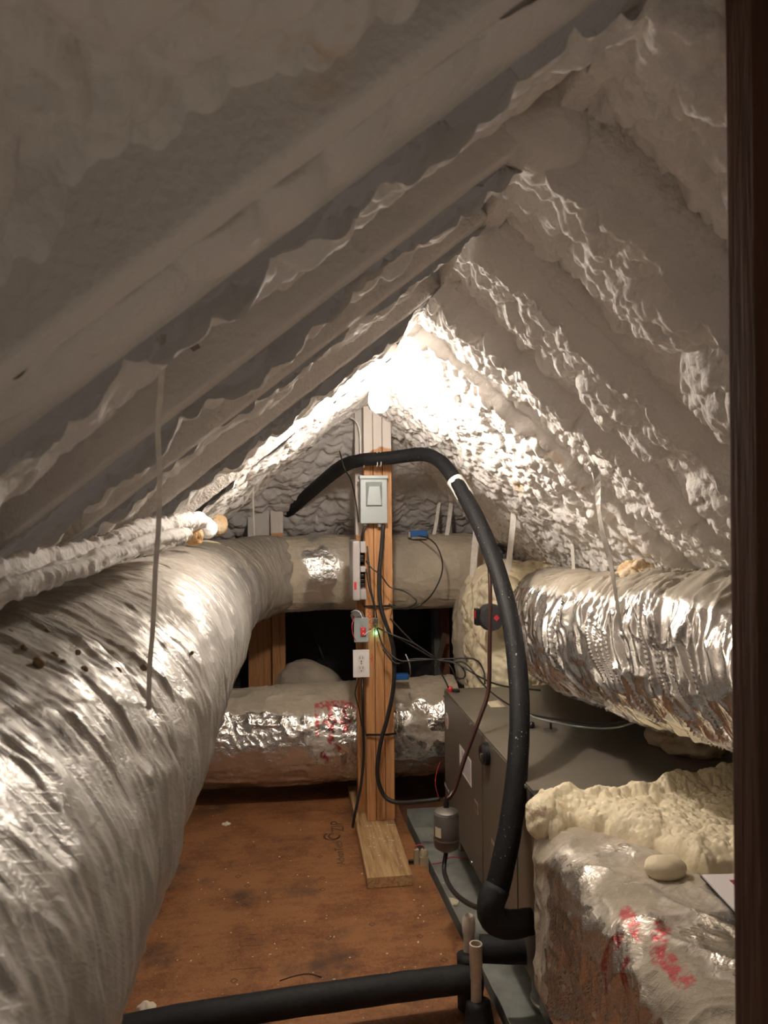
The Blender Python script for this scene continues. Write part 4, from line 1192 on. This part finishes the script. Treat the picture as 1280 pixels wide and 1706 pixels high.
grid_mesh('drier_label', np.stack([c[0] + 0.0396 * np.cos(TH), c[1] + 0.0396 * np.sin(TH), c[2] + ZZ], -1), M_TAGP, ll)['label'] = 'small cream label'
lathe('fitting', [(0.0, 0.0), (0.008, 0.0), (0.009, 0.012), (0.006, 0.024), (0.0, 0.024)], c + np.array([0, 0, 0.067]), M_BLACKPL, ll, n=16)
top = tuple(c + np.array([0, 0, 0.09]))
sweep('line', [top, at(756, 1318, 2.30), at(775, 1262, 2.33), at(800, 1195, 2.37), at(814, 1150, 2.40), at(816, 1080, 2.43), at(817, 980, 2.46), at(812, 905, 2.52), at(800, 868, 2.56)], 0.0068, M_BROWNLINE, ll, 12, 0.015)
bot = tuple(c + np.array([0, 0, -0.062]))
sweep('line', [bot, at(740, 1450, 2.24), at(752, 1480, 2.12), at(775, 1502, 2.0), at(805, 1516, 1.90)], 0.0068, M_CABLE, ll, 12, 0.015)

# condensate trap
dt = empty('condensate_trap', at(793, 1690, 1.86), 'white PVC drain trap with two standing pipes at the pan edge', 'drain trap')
c1 = np.array(at(781, 1525, 2.0)); c2 = np.array(at(793, 1572, 1.9))
zb1 = 0.06
lathe('capped_pipe', [(0.0, zb1), (0.0145, zb1), (0.0145, c1[2] - 0.045), (0.0175, c1[2] - 0.045), (0.0175, c1[2] - 0.008), (0.012, c1[2]), (0.0, c1[2] + 0.001)], (c1[0], c1[1], 0), M_PVC, dt, n=24)
face_l = zstrokes('red_print', [[(c1[0] + 0.006, c1[2] - 0.06), (c1[0] + 0.006, c1[2] - 0.10)]], c1[1] - 0.0146, 0.006, M_RED, dt); face_l['label'] = 'red printing'
z2 = c2[2]
lathe('open_pipe', [(0.0, 0.05), (0.0135, 0.05), (0.0135, z2 - 0.09), (0.015, z2 - 0.088), (0.015, z2 - 0.06), (0.0165, z2 - 0.055), (0.0165, z2), (0.0125, z2), (0.0125, z2 - 0.05), (0.0, z2 - 0.05)], (c2[0], c2[1], 0), M_PVC, dt, n=24)
sweep('sleeve', [(c1[0] - 0.005, c1[1] - 0.03, -0.040), (c1[0] - 0.005, c1[1] - 0.03, 0.05), (c1[0] - 0.004, c1[1] - 0.02, 0.13)], 0.034, M_BLACK, dt, 18, 0.01, pipe_disp)
sweep('sleeve', [(c2[0] + 0.005, c2[1] - 0.02, -0.035), (c2[0] + 0.004, c2[1], 0.06)], [0.045, 0.03], M_BLACK, dt, 18, 0.01, pipe_disp)
sweep('drain_stub', [at(800, 1580, 1.98), at(840, 1582, 1.97), at(895, 1583, 1.99)], 0.034, M_BLACK, dt, 20, 0.01, pipe_disp)
o = sweep('drain_line', [at(150, 1735, 1.76), at(260, 1706, 1.80), at(500, 1668, 1.86), at(700, 1640, 1.92), at(800, 1628, 1.95)], 0.034, M_BLACK, None, 22, 0.012, pipe_disp)
tag(o, 'black insulated drain pipe lying across the brown floor in front', 'pipe')
c = floor_pt(912, 1690, -0.04)
bk2 = empty('metal_can', (c[0] + 0.03, c[1] + 0.04, -0.045), 'small grey round can standing beside the foil plenum', 'can')
lathe('can_body', [(0.0, 0.0), (0.056, 0.0), (0.058, 0.16), (0.054, 0.16), (0.0, 0.15)], (c[0] + 0.03, c[1] + 0.04, -0.0455), M_CAN, bk2, n=32)
lathe('can_rim', [(0.0578, 0.0), (0.0605, 0.002), (0.0605, 0.006), (0.0578, 0.008)], (c[0] + 0.03, c[1] + 0.04, -0.03), M_STEEL, bk2, n=32)

# ------------------------------------------------------------------ electrical gear on the post
FYP = PY - 0.001
a = at(601, 795, 2.98); b = at(648, 872, 2.98)
db = empty('disconnect_box', (a[0], FYP, b[2]), 'grey metal electrical disconnect box on the front of the centre post', 'electrical box')
box('body', (a[0], FYP - 0.055, b[2]), (b[0], FYP, a[2]), M_GREYBOX, db, 0.003)
box('lid_lip', (a[0] - 0.003, FYP - 0.066, a[2] - 0.006), (b[0] + 0.002, FYP - 0.0005, a[2] + 0.008), M_GREYBOX, db, 0.002)
W, H = b[0] - a[0], a[2] - b[2]
bm = bmesh.new()
yo, yi = FYP - 0.0555, FYP - 0.070
o4 = [bm.verts.new((a[0] + W * u, yo, b[2] + H * v)) for u, v in ((0.20, 0.37), (0.80, 0.37), (0.80, 0.90), (0.20, 0.90))]
i4 = [bm.verts.new((a[0] + W * u, yi, b[2] + H * v)) for u, v in ((0.24, 0.40), (0.76, 0.40), (0.70, 0.80), (0.31, 0.80))]
bm.faces.new(i4); bm.faces.new(o4[::-1])
for i in range(4): bm.faces.new((o4[i], o4[(i + 1) % 4], i4[(i + 1) % 4], i4[i]))
bm_obj('cover', bm, M_GREYBOX, db)
lathe('cable_clamp', [(0.0, 0.0), (0.010, 0.0), (0.010, -0.014), (0.0, -0.014)], (b[0] - 0.030, FYP - 0.028, b[2] - 0.0005), M_STEEL, db, n=14)
lathe('cable_clamp', [(0.0, 0.0), (0.010, 0.0), (0.010, -0.014), (0.0, -0.014)], (a[0] + 0.020, FYP - 0.028, b[2] - 0.0005), M_STEEL, db, n=14)

a = at(586, 901, 2.98); b = at(609, 1001, 2.98)
zc = empty('zone_control_panel', (b[0], FYP - 0.02, b[2]), 'light grey plastic control panel with open wire terminals on the post side', 'control panel')
xw = x0 - 0.001
box('cover', (xw - 0.055, FYP - 0.075, b[2]), (xw - 0.024, FYP + 0.10, a[2]), M_GREYPL, zc, 0.009, 3)
for zz0, zz1 in ((0.0, 0.22), (0.42, 0.54), (0.80, 1.0)):
    box('back_rib', (xw - 0.023, FYP - 0.060, b[2] + (a[2] - b[2]) * (1 - zz1) + .003), (xw, FYP + 0.08, b[2] + (a[2] - b[2]) * (1 - zz0) - .003), M_GREYPL, zc, 0.004)
for zz0 in (0.25, 0.31, 0.57, 0.65, 0.72):
    z_ = b[2] + (a[2] - b[2]) * (1 - zz0)
    box('terminal', (xw - 0.021, FYP - 0.050, z_ - 0.012), (xw - 0.008, FYP + 0.02, z_), M_BLACKPL, zc, 0.001)
box('red_logo', (xw - 0.050, FYP - 0.0757, b[2] + 0.045), (xw - 0.040, FYP - 0.0748, b[2] + 0.075), M_RED, zc)['label'] = 'red mark'

a = at(592, 1033, 2.98); b = at(612, 1070, 2.98)
sb = empty('switch_box', (a[0], FYP, b[2]), 'small grey box with a red safety switch on the left of the post', 'switch')
box('box_body', (a[0], FYP - 0.045, b[2]), (x0 + 0.006, FYP - 0.001, a[2]), M_GREYBOX, sb, 0.003)
xm = (a[0] + x0 + 0.006) / 2; zm = (a[2] + b[2]) / 2
box('cover_plate', (a[0] - 0.003, FYP - 0.048, b[2] - 0.004), (x0 + 0.008, FYP - 0.0455, a[2] + 0.004), M_GREYBOX, sb, 0.001)
rs = box('red_switch', (xm - 0.004, FYP - 0.056, zm - 0.022), (xm + 0.017, FYP - 0.0485, zm + 0.012), M_RED, sb, 0.002)
rs['label'] = 'red switch plate'
for dz in (-0.012, 0.004):
    box('switch_dot', (xm + 0.004, FYP - 0.057, zm + dz - 0.002), (xm + 0.009, FYP - 0.0561, zm + dz + 0.002), M_WHITEPL, rs)
a2 = at(578, 1018, 3.05); b2 = at(602, 1036, 3.05)
jb = empty('junction_box', (a2[0], a2[1], b2[2]), 'open steel junction box with loose wires left of the post', 'junction box')
lathe('box_ring', [(0.010, 0.0), (0.027, 0.0), (0.027, 0.04), (0.024, 0.04), (0.024, 0.003), (0.010, 0.003)], (x0 - 0.032, FYP + 0.03, (a2[2] + b2[2]) / 2), M_STEEL, jb, 'Y', 8)
sweep('wire', [at(585, 1020, 2.99), at(592, 1017, 2.97), at(600, 1021, 2.965), at(605, 1032, 2.96)], 0.0018, M_WHITEWIRE, jb, 6, 0.005)
sweep('wire', [at(592, 1027, 2.98), at(587, 1040, 2.96), at(588, 1055, 2.955), at(593, 1068, 2.955)], 0.0018, M_REDWIRE, jb, 6, 0.005)
sweep('wire', [at(607, 1058, 2.925), at(613, 1053, 2.955), at(620, 1050, 2.97), at(625, 1046, 2.99)], 0.0015, M_WHITEWIRE, jb, 6, 0.005)
a = at(589, 1085, 2.975); b = at(617.5, 1131, 2.975)
ou = empty('outlet', ((a[0] + b[0]) / 2, FYP, b[2]), 'white duplex outlet on a white plate on the centre post', 'outlet')
box('device_box', (a[0] + 0.008, FYP - 0.045, b[2] + 0.01), (b[0] - 0.008, FYP - 0.0005, a[2] - 0.01), M_GREYBOX, ou, 0.002)
plate = box('cover_plate', (a[0], FYP - 0.051, b[2]), (b[0], FYP - 0.0455, a[2]), M_WHITEPL, ou, 0.002)
xm = (a[0] + b[0]) / 2; zm = (a[2] + b[2]) / 2
for dz in (0.0195, -0.0195):
    r_ = lathe('receptacle', [(0.0, 0.0), (0.016, 0.0), (0.016, 0.002), (0.0, 0.002)], (xm, FYP - 0.051, zm + dz), simple('outlet_face', (0.70, 0.67, 0.65), 0.35), ou, 'Y', 26)
    bm = bmesh.new()
    for dx in (-0.006, 0.006): add_box(bm, (xm + dx - 0.0011, FYP - 0.0535, zm + dz - 0.001), (xm + dx + 0.0011, FYP - 0.053, zm + dz + 0.008))
    add_box(bm, (xm - 0.0022, FYP - 0.0535, zm + dz - 0.011), (xm + 0.0022, FYP - 0.053, zm + dz - 0.007))
    bm_obj('slots', bm, M_INK, r_)
lathe('screw', [(0.0, 0.0), (0.003, 0.0), (0.003, 0.001), (0.0, 0.001)], (xm, FYP - 0.051, zm), M_STEEL, ou, 'Y', 10)
c = at(628, 1036, 2.99)
tf = empty('wire_connector', c, 'small steel connector with a green glowing light on the post front', 'connector')
box('connector_body', (c[0] - 0.010, FYP - 0.03, c[2] - 0.014), (c[0] + 0.010, FYP - 0.0005, c[2] + 0.010), M_STEEL, tf, 0.003)
lathe('tip', [(0.0, 0.0), (0.006, 0.0), (0.004, -0.012), (0.0, -0.012)], (c[0], FYP - 0.015, c[2] - 0.0145), M_STEEL, tf, n=12)
c2_ = at(630, 1059, 2.995)
lathe('green_light', [(0.0, 0.0), (0.0035, 0.0), (0.0035, 0.004), (0.0, 0.006)], (c2_[0], FYP - 0.004, c2_[2]), M_LED, tf, 'Y', 10)['label'] = 'glowing green light'

# cables
def cable(pts, r, label, mat=None, name='cable', cat='cable', group=None, ds=0.012):
    o = sweep(name, pts, r, mat or M_CABLE, None, 10, ds)
    return tag(o, label, cat, group)
cable([at(639, 874, 2.965), at(636, 915, 2.97), at(632, 960, 2.97), at(634, 1005, 2.97), at(640, 1030, 2.97), at(652, 1065, 2.975), at(657, 1100, 2.98), at(655, 1150, 2.985), at(646, 1195, 2.985), at(634, 1240, 2.985), at(629, 1290, 2.985), at(640, 1325, 2.98), at(662, 1337, 2.96), at(700, 1335, 2.93), at(733, 1331, 2.92)], 0.0085, 'thick black power cable looping from the grey box down the post to the cabinet')
cable([at(609, 876, 2.98), at(603, 900, 3.0), at(601, 950, 3.16), at(603, 1080, 3.16), at(604, 1140, 3.0), at(605, 1200, 3.0), at(606, 1260, 3.0), at(601, 1310, 2.99), at(592, 1355, 2.97), at(588, 1378, 2.99)], 0.0055, 'black cable dropping from the outlet into the floor left of the plank')
cable([at(612, 910, 3.0), at(616, 950, 2.985), at(618, 980, 2.98), at(625, 1010, 2.975), at(628, 1030, 2.97)], 0.003, 'thin black wire from the control panel down the post front', group='thin wires on the centre post')
cable([at(610, 935, 2.98), at(618, 945, 2.97), at(636, 960, 2.965), at(650, 978, 2.97), at(672, 984, 2.95), at(690, 996, 2.93), at(694, 1004, 2.93), at(680, 1012, 2.95), at(660, 1012, 2.97), at(648, 1006, 2.97)], 0.0028, 'thin black wire making a loop over the upper cross duct right of the post')
cable([at(610, 948, 2.98), at(614, 975, 2.98), at(622, 1005, 2.975), at(623, 1028, 2.975)], 0.0025, 'thin dark wire second from the left on the post below the panel')
cable([at(698, 893, 3.50), at(714, 897, 3.38), at(728, 910, 3.34), at(737, 935, 3.33), at(735, 960, 3.33), at(720, 990, 3.33), at(700, 1008, 3.36), at(675, 1015, 3.30), at(650, 1008, 3.0)], 0.0032, 'black wire curving from the upper blue handle over the cross duct')
bundle = [
    ([at(630, 1046, 2.985), at(650, 1056, 2.96), at(690, 1072, 2.95), at(720, 1092, 2.95), at(745, 1104, 2.95), at(775, 1105, 2.93), at(815, 1150, 2.80), at(870, 1185, 2.5), at(940, 1200, 2.28), at(1010, 1205, 2.15), at(1070, 1195, 2.08)], 'black wire of the bundle reaching across the cabinet top to the right flex duct'),
    ([at(628, 1046, 2.985), at(640, 1078, 2.97), at(665, 1100, 2.95), at(700, 1100, 2.95), at(740, 1098, 2.96), at(790, 1098, 2.93), at(806, 1118, 2.92), at(808, 1140, 2.90)], 'black wire of the bundle bending down before the cream plenum'),
    ([at(650, 1030, 2.98), at(680, 1062, 2.97), at(705, 1085, 2.96), at(722, 1095, 2.95), at(728, 1110, 2.95), at(740, 1130, 2.94), at(748, 1147, 2.93)], 'black wire of the bundle ending at the red connector'),
    ([at(655, 1058, 2.97), at(690, 1078, 2.96), at(730, 1100, 2.95), at(760, 1103, 2.95), at(775, 1120, 2.93), at(772, 1130, 2.93), at(760, 1128, 2.93), at(752, 1112, 2.93), at(746, 1106, 2.94)], 'black wire of the bundle curled in a small loop'),
    ([at(638, 1082, 2.97), at(660, 1105, 2.96), at(690, 1098, 2.96), at(735, 1100, 2.95), at(765, 1108, 2.93), at(800, 1128, 2.88), at(835, 1142, 2.78), at(900, 1150, 2.62)], 'black wire of the bundle passing behind the insulated pipe')]
for pts, lab in bundle:
    cable(pts, 0.0032, lab, group='thin black wires strung from the post to the cabinet')
cable([at(880, 1190, 2.44), at(900, 1198, 2.36), at(960, 1210, 2.22), at(1020, 1213, 2.13), at(1068, 1200, 2.08)], 0.003, 'grey wire lying along the right side of the cabinet top', M_GREYBOX)
cable([at(676, 1090, 2.95), at(682, 1105, 2.95), at(684, 1122, 3.0), at(680, 1130, 3.28)], 0.0025, 'pale frayed wire hanging over the lower blue handle', M_GREYINK)
cable([at(598, 1130, 3.02), at(592, 1155, 3.02), at(598, 1180, 3.02), at(603, 1210, 3.02)], 0.0025, 'thin black cord hanging behind the white outlet plate')
cable([at(566, 752, 3.02), at(574, 780, 2.98), at(585, 800, 3.04), at(592, 830, 3.08), at(598, 870, 3.10)], 0.0028, 'thin dark wire hanging from the black pipe left of the grey box')
cable([at(577, 694, 3.14), at(592, 700, 3.10), at(600, 720, 3.09), at(601, 760, 3.10)], 0.004, 'foam-dusted white cable curving into the post top', M_FOAM)
cable([at(508, 1030, 4.15), at(524, 1060, 4.1), at(540, 1100, 4.05), at(552, 1142, 3.85)], 0.006, 'black cable hanging in the dark gap between the cross ducts')
cable([at(733, 1270, 2.96), at(727, 1290, 2.97), at(726, 1310, 2.97), at(733, 1335, 2.97)], 0.002, 'thin red wire beside the far cabinet corner', M_REDWIRE)
sq = [floor_pt(466, 1634, 0.002), floor_pt(490, 1626, 0.002), floor_pt(515, 1622, 0.002), floor_pt(536, 1628, 0.002)]
cable(sq, 0.0014, 'short curved brown wire scrap lying on the brown floor', M_BROWNLINE)
# cable ties round the post
for py, lab in ((1011, 'black cable tie around the post just below the control panel'), (1226, 'black cable tie around the post level with the lower duct')):
    z = at(630, py, 3.03)[2]
    xa, xb, ya, yb = x0 - 0.004, x0 + 0.1185, PY - 0.018, PY + 0.091
    if py > 1200: ya = PY - 0.022
    o = ribbon('cable_tie', [(xa, yb, z), (xa, ya + 0.012, z), (xa + 0.01, ya + 0.010, z), (xb - 0.045, ya - 0.0, z), (xb - 0.002, ya + 0.010, z), (xb, ya + 0.014, z), (xb, yb, z)], 0.008, 0.003, M_BLACKPL, None, (0, 0, 1), 0.008)
    tag(o, lab, 'cable tie')

# blue damper handles
a = at(686, 885, 3.56)
bh = empty('damper_actuator', a, 'blue damper handle on top of the upper cross duct', 'damper')
a = at(684, 884, 3.56); b = at(712, 894, 3.56)
box('lever', (a[0], a[1] - 0.02, b[2]), (b[0], a[1] + 0.02, a[2]), M_BLUE, bh, 0.003)
box('mount', (a[0] - 0.012, a[1] - 0.012, b[2] - 0.003), (a[0] - 0.001, a[1] + 0.012, a[2] - 0.006), M_STEEL, bh, 0.001)
box('foot', (a[0] + 0.004, a[1] - 0.016, b[2] - 0.010), (b[0] - 0.004, a[1] + 0.016, b[2] - 0.0005), M_STEEL, bh, 0.001)
a = at(654, 1125, 3.36); b = at(681, 1133, 3.36)
o = box('damper_actuator', (a[0] - 0.02, a[1] - 0.02, b[2] + .004), (b[0], a[1] + 0.02, a[2] + .006), M_BLUE, None, 0.004)
tag(o, 'blue damper handle on top of the lower foil duct behind the post', 'damper')

# ------------------------------------------------------------------ hanger straps
def strap(pts, w, mat, label, side=(1, 0, 0), twist=None, name='hanger_strap'):
    o = ribbon(name, pts, w, 0.0012, mat, None, side, 0.015, twist)
    return tag(o, label, 'strap')
strap([at(272, 556, 0.66), at(268, 640, 0.70), at(263, 720, 0.74), at(266, 790, 0.78), at(264, 880, 0.83), at(259, 950, 0.86), at(255, 1040, 0.885), at(249, 1120, 0.89), at(248, 1190, 0.90)], 0.0055, M_STRAPW, 'long grey hanger strap at left dropping from the foam to the trunk duct', (0.9, 0.4, 0))
strap([at(298, 540, 0.74), at(312, 562, 0.74), at(328, 582, 0.76)], 0.009, M_STRAPG, 'short stub of grey strap poking from the foam at left', (1, 0, 0.5))
strap([at(423, 778, 2.9), at(422, 830, 3.0), at(424, 892, 3.15)], 0.006, M_STRAPW, 'thin white string hanging over the trunk duct elbow', (1, 0, 0))
strap([at(973, 712, 1.86), at(978, 740, 1.85), at(990, 778, 1.84), at(996, 800, 1.83), at(997, 840, 1.82), at(1004, 885, 1.80), at(1016, 930, 1.79), at(1024, 975, 1.77), at(1032, 1030, 1.775), at(1046, 1090, 1.80), at(1066, 1160, 1.90)], 0.016, M_STRAPG, 'long twisted metal strap looping under the right flex duct', (1, -0.2, 0), [0, 0.2, 1.2, 0.9, 1.35, 1.3, 1.2, 0.6, 0.5])
strap([at(858, 828, 2.95), at(855, 870, 2.9), at(852, 900, 2.88), at(846, 955, 2.86)], 0.022, M_STRAPW, 'cream-stained strap at the far end of the right flex duct', (1, 0, 0.1), [0.2, 0.5, 0.4])
strap([at(953, 905, 2.6), at(955, 930, 2.58), at(956, 960, 2.55)], 0.011, M_STRAPW, 'short pale strap above the dip of the right flex duct', (1, 0, 0))
strap([at(1200, 885, 1.75), at(1210, 915, 1.74), at(1224, 962, 1.72)], 0.024, M_STRAPW, 'wide stained strap at far right above the flex duct', (1, 0, 0.3))
strap([at(796, 860, 3.45), at(790, 930, 3.42), at(786, 990, 3.42), at(779, 1090, 3.42)], 0.030, M_STRAPW, 'pale strap hanging in front of the upper cross duct right end', (1, 0, 0.05))
strap([at(732, 836, 3.7), at(728, 865, 3.68), at(723, 892, 3.66)], 0.016, M_STRAPW, 'left one of two pale straps above the upper cross duct', (1, 0, 0.1))
strap([at(752, 838, 3.7), at(748, 870, 3.68), at(743, 902, 3.64)], 0.020, M_STRAPW, 'right one of two pale straps above the upper cross duct', (1, 0, 0.1))
strap([at(741, 1055, 3.9), at(735, 1082, 3.9), at(729, 1110, 3.9)], 0.022, M_STEEL, 'silver strap in front of the dark red stud', (1, 0, 0.1))

# ------------------------------------------------------------------ foam-coated cables along the left eave
def rope(pts, r, seed):
    def f(S, TH, P, D):
        return r * (0.55 * vnoise(S * 60 + 1.2 * np.sin(TH), np.cos(TH) * 0.8, np.sin(TH) * 0.8, seed) ** 2 + 0.5 * fbm(S * 9, np.cos(TH), np.sin(TH), seed + 2, 2))
    return f
ropes = [
    ([at(-40, 985, 0.72), at(20, 965, 0.80), at(60, 945, 0.90), at(110, 935, 1.0), at(170, 915, 1.14), at(230, 888, 1.33), at(290, 876, 1.6), at(335, 868, 1.95)], 0.018, 'upper foam-coated cable along the left eave above the trunk duct'),
    ([at(-40, 1000, 0.68), at(30, 975, 0.75), at(90, 955, 0.83), at(150, 940, 0.95), at(210, 916, 1.12), at(260, 900, 1.32), at(310, 890, 1.6)], 0.012, 'lower foam-coated cable lying against the trunk duct at left')]
for k, (pts, r, lab) in enumerate(ropes):
    o = sweep('foamed_cable', pts, r, M_FOAM, None, 26, 0.004, rope(pts, r, 140 + k))
    tag(o, lab, 'cable', 'foam-coated cables along the left eave')
for k, (px, py, D, r) in enumerate(((322, 893, 1.9, 0.024), (170, 905, 1.2, 0.022), (362, 874, 2.6, 0.034), (345, 880, 2.3, 0.03), (300, 880, 1.75, 0.028))):
    o = lump('foam_lump', at(px, py, D), r, 150 + k, M_FOAM if k not in (0, 2) else M_AMBER, amp=0.18, cell=r * 0.9, n=70)
    tag(o, ['amber foam clump where the eave cables end', 'foam clump between the two eave cables', 'amber foam clump beside the duct elbow', 'pale foam clump just before the duct elbow', 'small white foam clump near the end of the upper eave cable'][k], 'foam lump')
for k, (px, py, D, r) in enumerate(((895, 655, 2.1, 0.022), (915, 668, 2.08, 0.024), (935, 685, 2.06, 0.020), (1060, 962, 2.05, 0.04))):
    o = lump('foam_lump', at(px, py, D), r, 170 + k, M_AMBER, amp=0.5, cell=0.018, n=60)
    tag(o, ['top one of three amber foam blisters on the right slope', 'middle one of three amber foam blisters on the right slope', 'lowest of three amber foam blisters on the right slope', 'amber foam patch above the right flex duct'][k], 'foam lump')

# ------------------------------------------------------------------ crumbs on floor, plank and pan
random.seed(21)
bm = bmesh.new()
def crumb(x, y, z, r):
    m = Matrix.Translation((x, y, z + r * 0.22)) @ Matrix.Rotation(random.random() * 6.3, 4, 'Z') @ Matrix.Diagonal((r * (0.7 + 0.8 * random.random()), r * 0.7, r * 0.35, 1))
    bmesh.ops.create_icosphere(bm, subdivisions=1, radius=1.0, matrix=m)
for k in range(150):
    px, py = random.uniform(250, 740), random.uniform(1345, 1700)
    p = floor_pt(px, py)
    if p[0] > 0.44 + 0.05 * (3 - p[1]) or p[0] < -0.45: continue
    if pl is not None and 0.25 < p[0] < 0.43 and p[1] > 2.58: continue
    crumb(p[0], p[1], 0, random.choice((0.0012, 0.0018, 0.0025, 0.0035)))
for k in range(60):
    crumb(random.uniform(0.27, 0.40), min(3.0, 2.62 + abs(random.gauss(0.28, 0.12))), 0.039, random.choice((0.002, 0.003, 0.005)))
for k in range(40):
    p = floor_pt(random.uniform(690, 760), random.uniform(1370, 1500), -0.046)
    if p[0] > 0.51 and p[0] < 0.60: crumb(p[0], p[1], -0.046, random.choice((0.002, 0.003, 0.004)))
for px, py in ((700, 1478), (690, 1500), (705, 1510), (700, 1525), (697, 1530), (735, 1590), (697, 1570)):
    p = floor_pt(px, py); crumb(p[0], p[1], 0, 0.005)
o = bm_obj('foam_crumbs', bm, M_CRUMB)
tag(o, 'pale foam crumbs scattered over the brown floor, plank and pan', 'crumbs', kind='stuff')
o = lump('foam_scrap', (lambda p: (p[0], p[1], 0.008))(floor_pt(243, 1686)), 0.016, 190, M_CRUMB, amp=0.5, cell=0.01, n=24, squash=(1.2, 1, 0.6))
tag(o, 'white foam scrap on the floor at bottom left before the drain pipe', 'foam scrap')
o = lump('foam_scrap', (lambda p: (p[0], p[1], 0.003))(floor_pt(377, 1374)), 0.012, 191, M_CRUMB, amp=0.5, cell=0.01, n=20, squash=(1.2, 1, 0.3))
tag(o, 'small white flake on the far left of the brown floor', 'foam scrap')
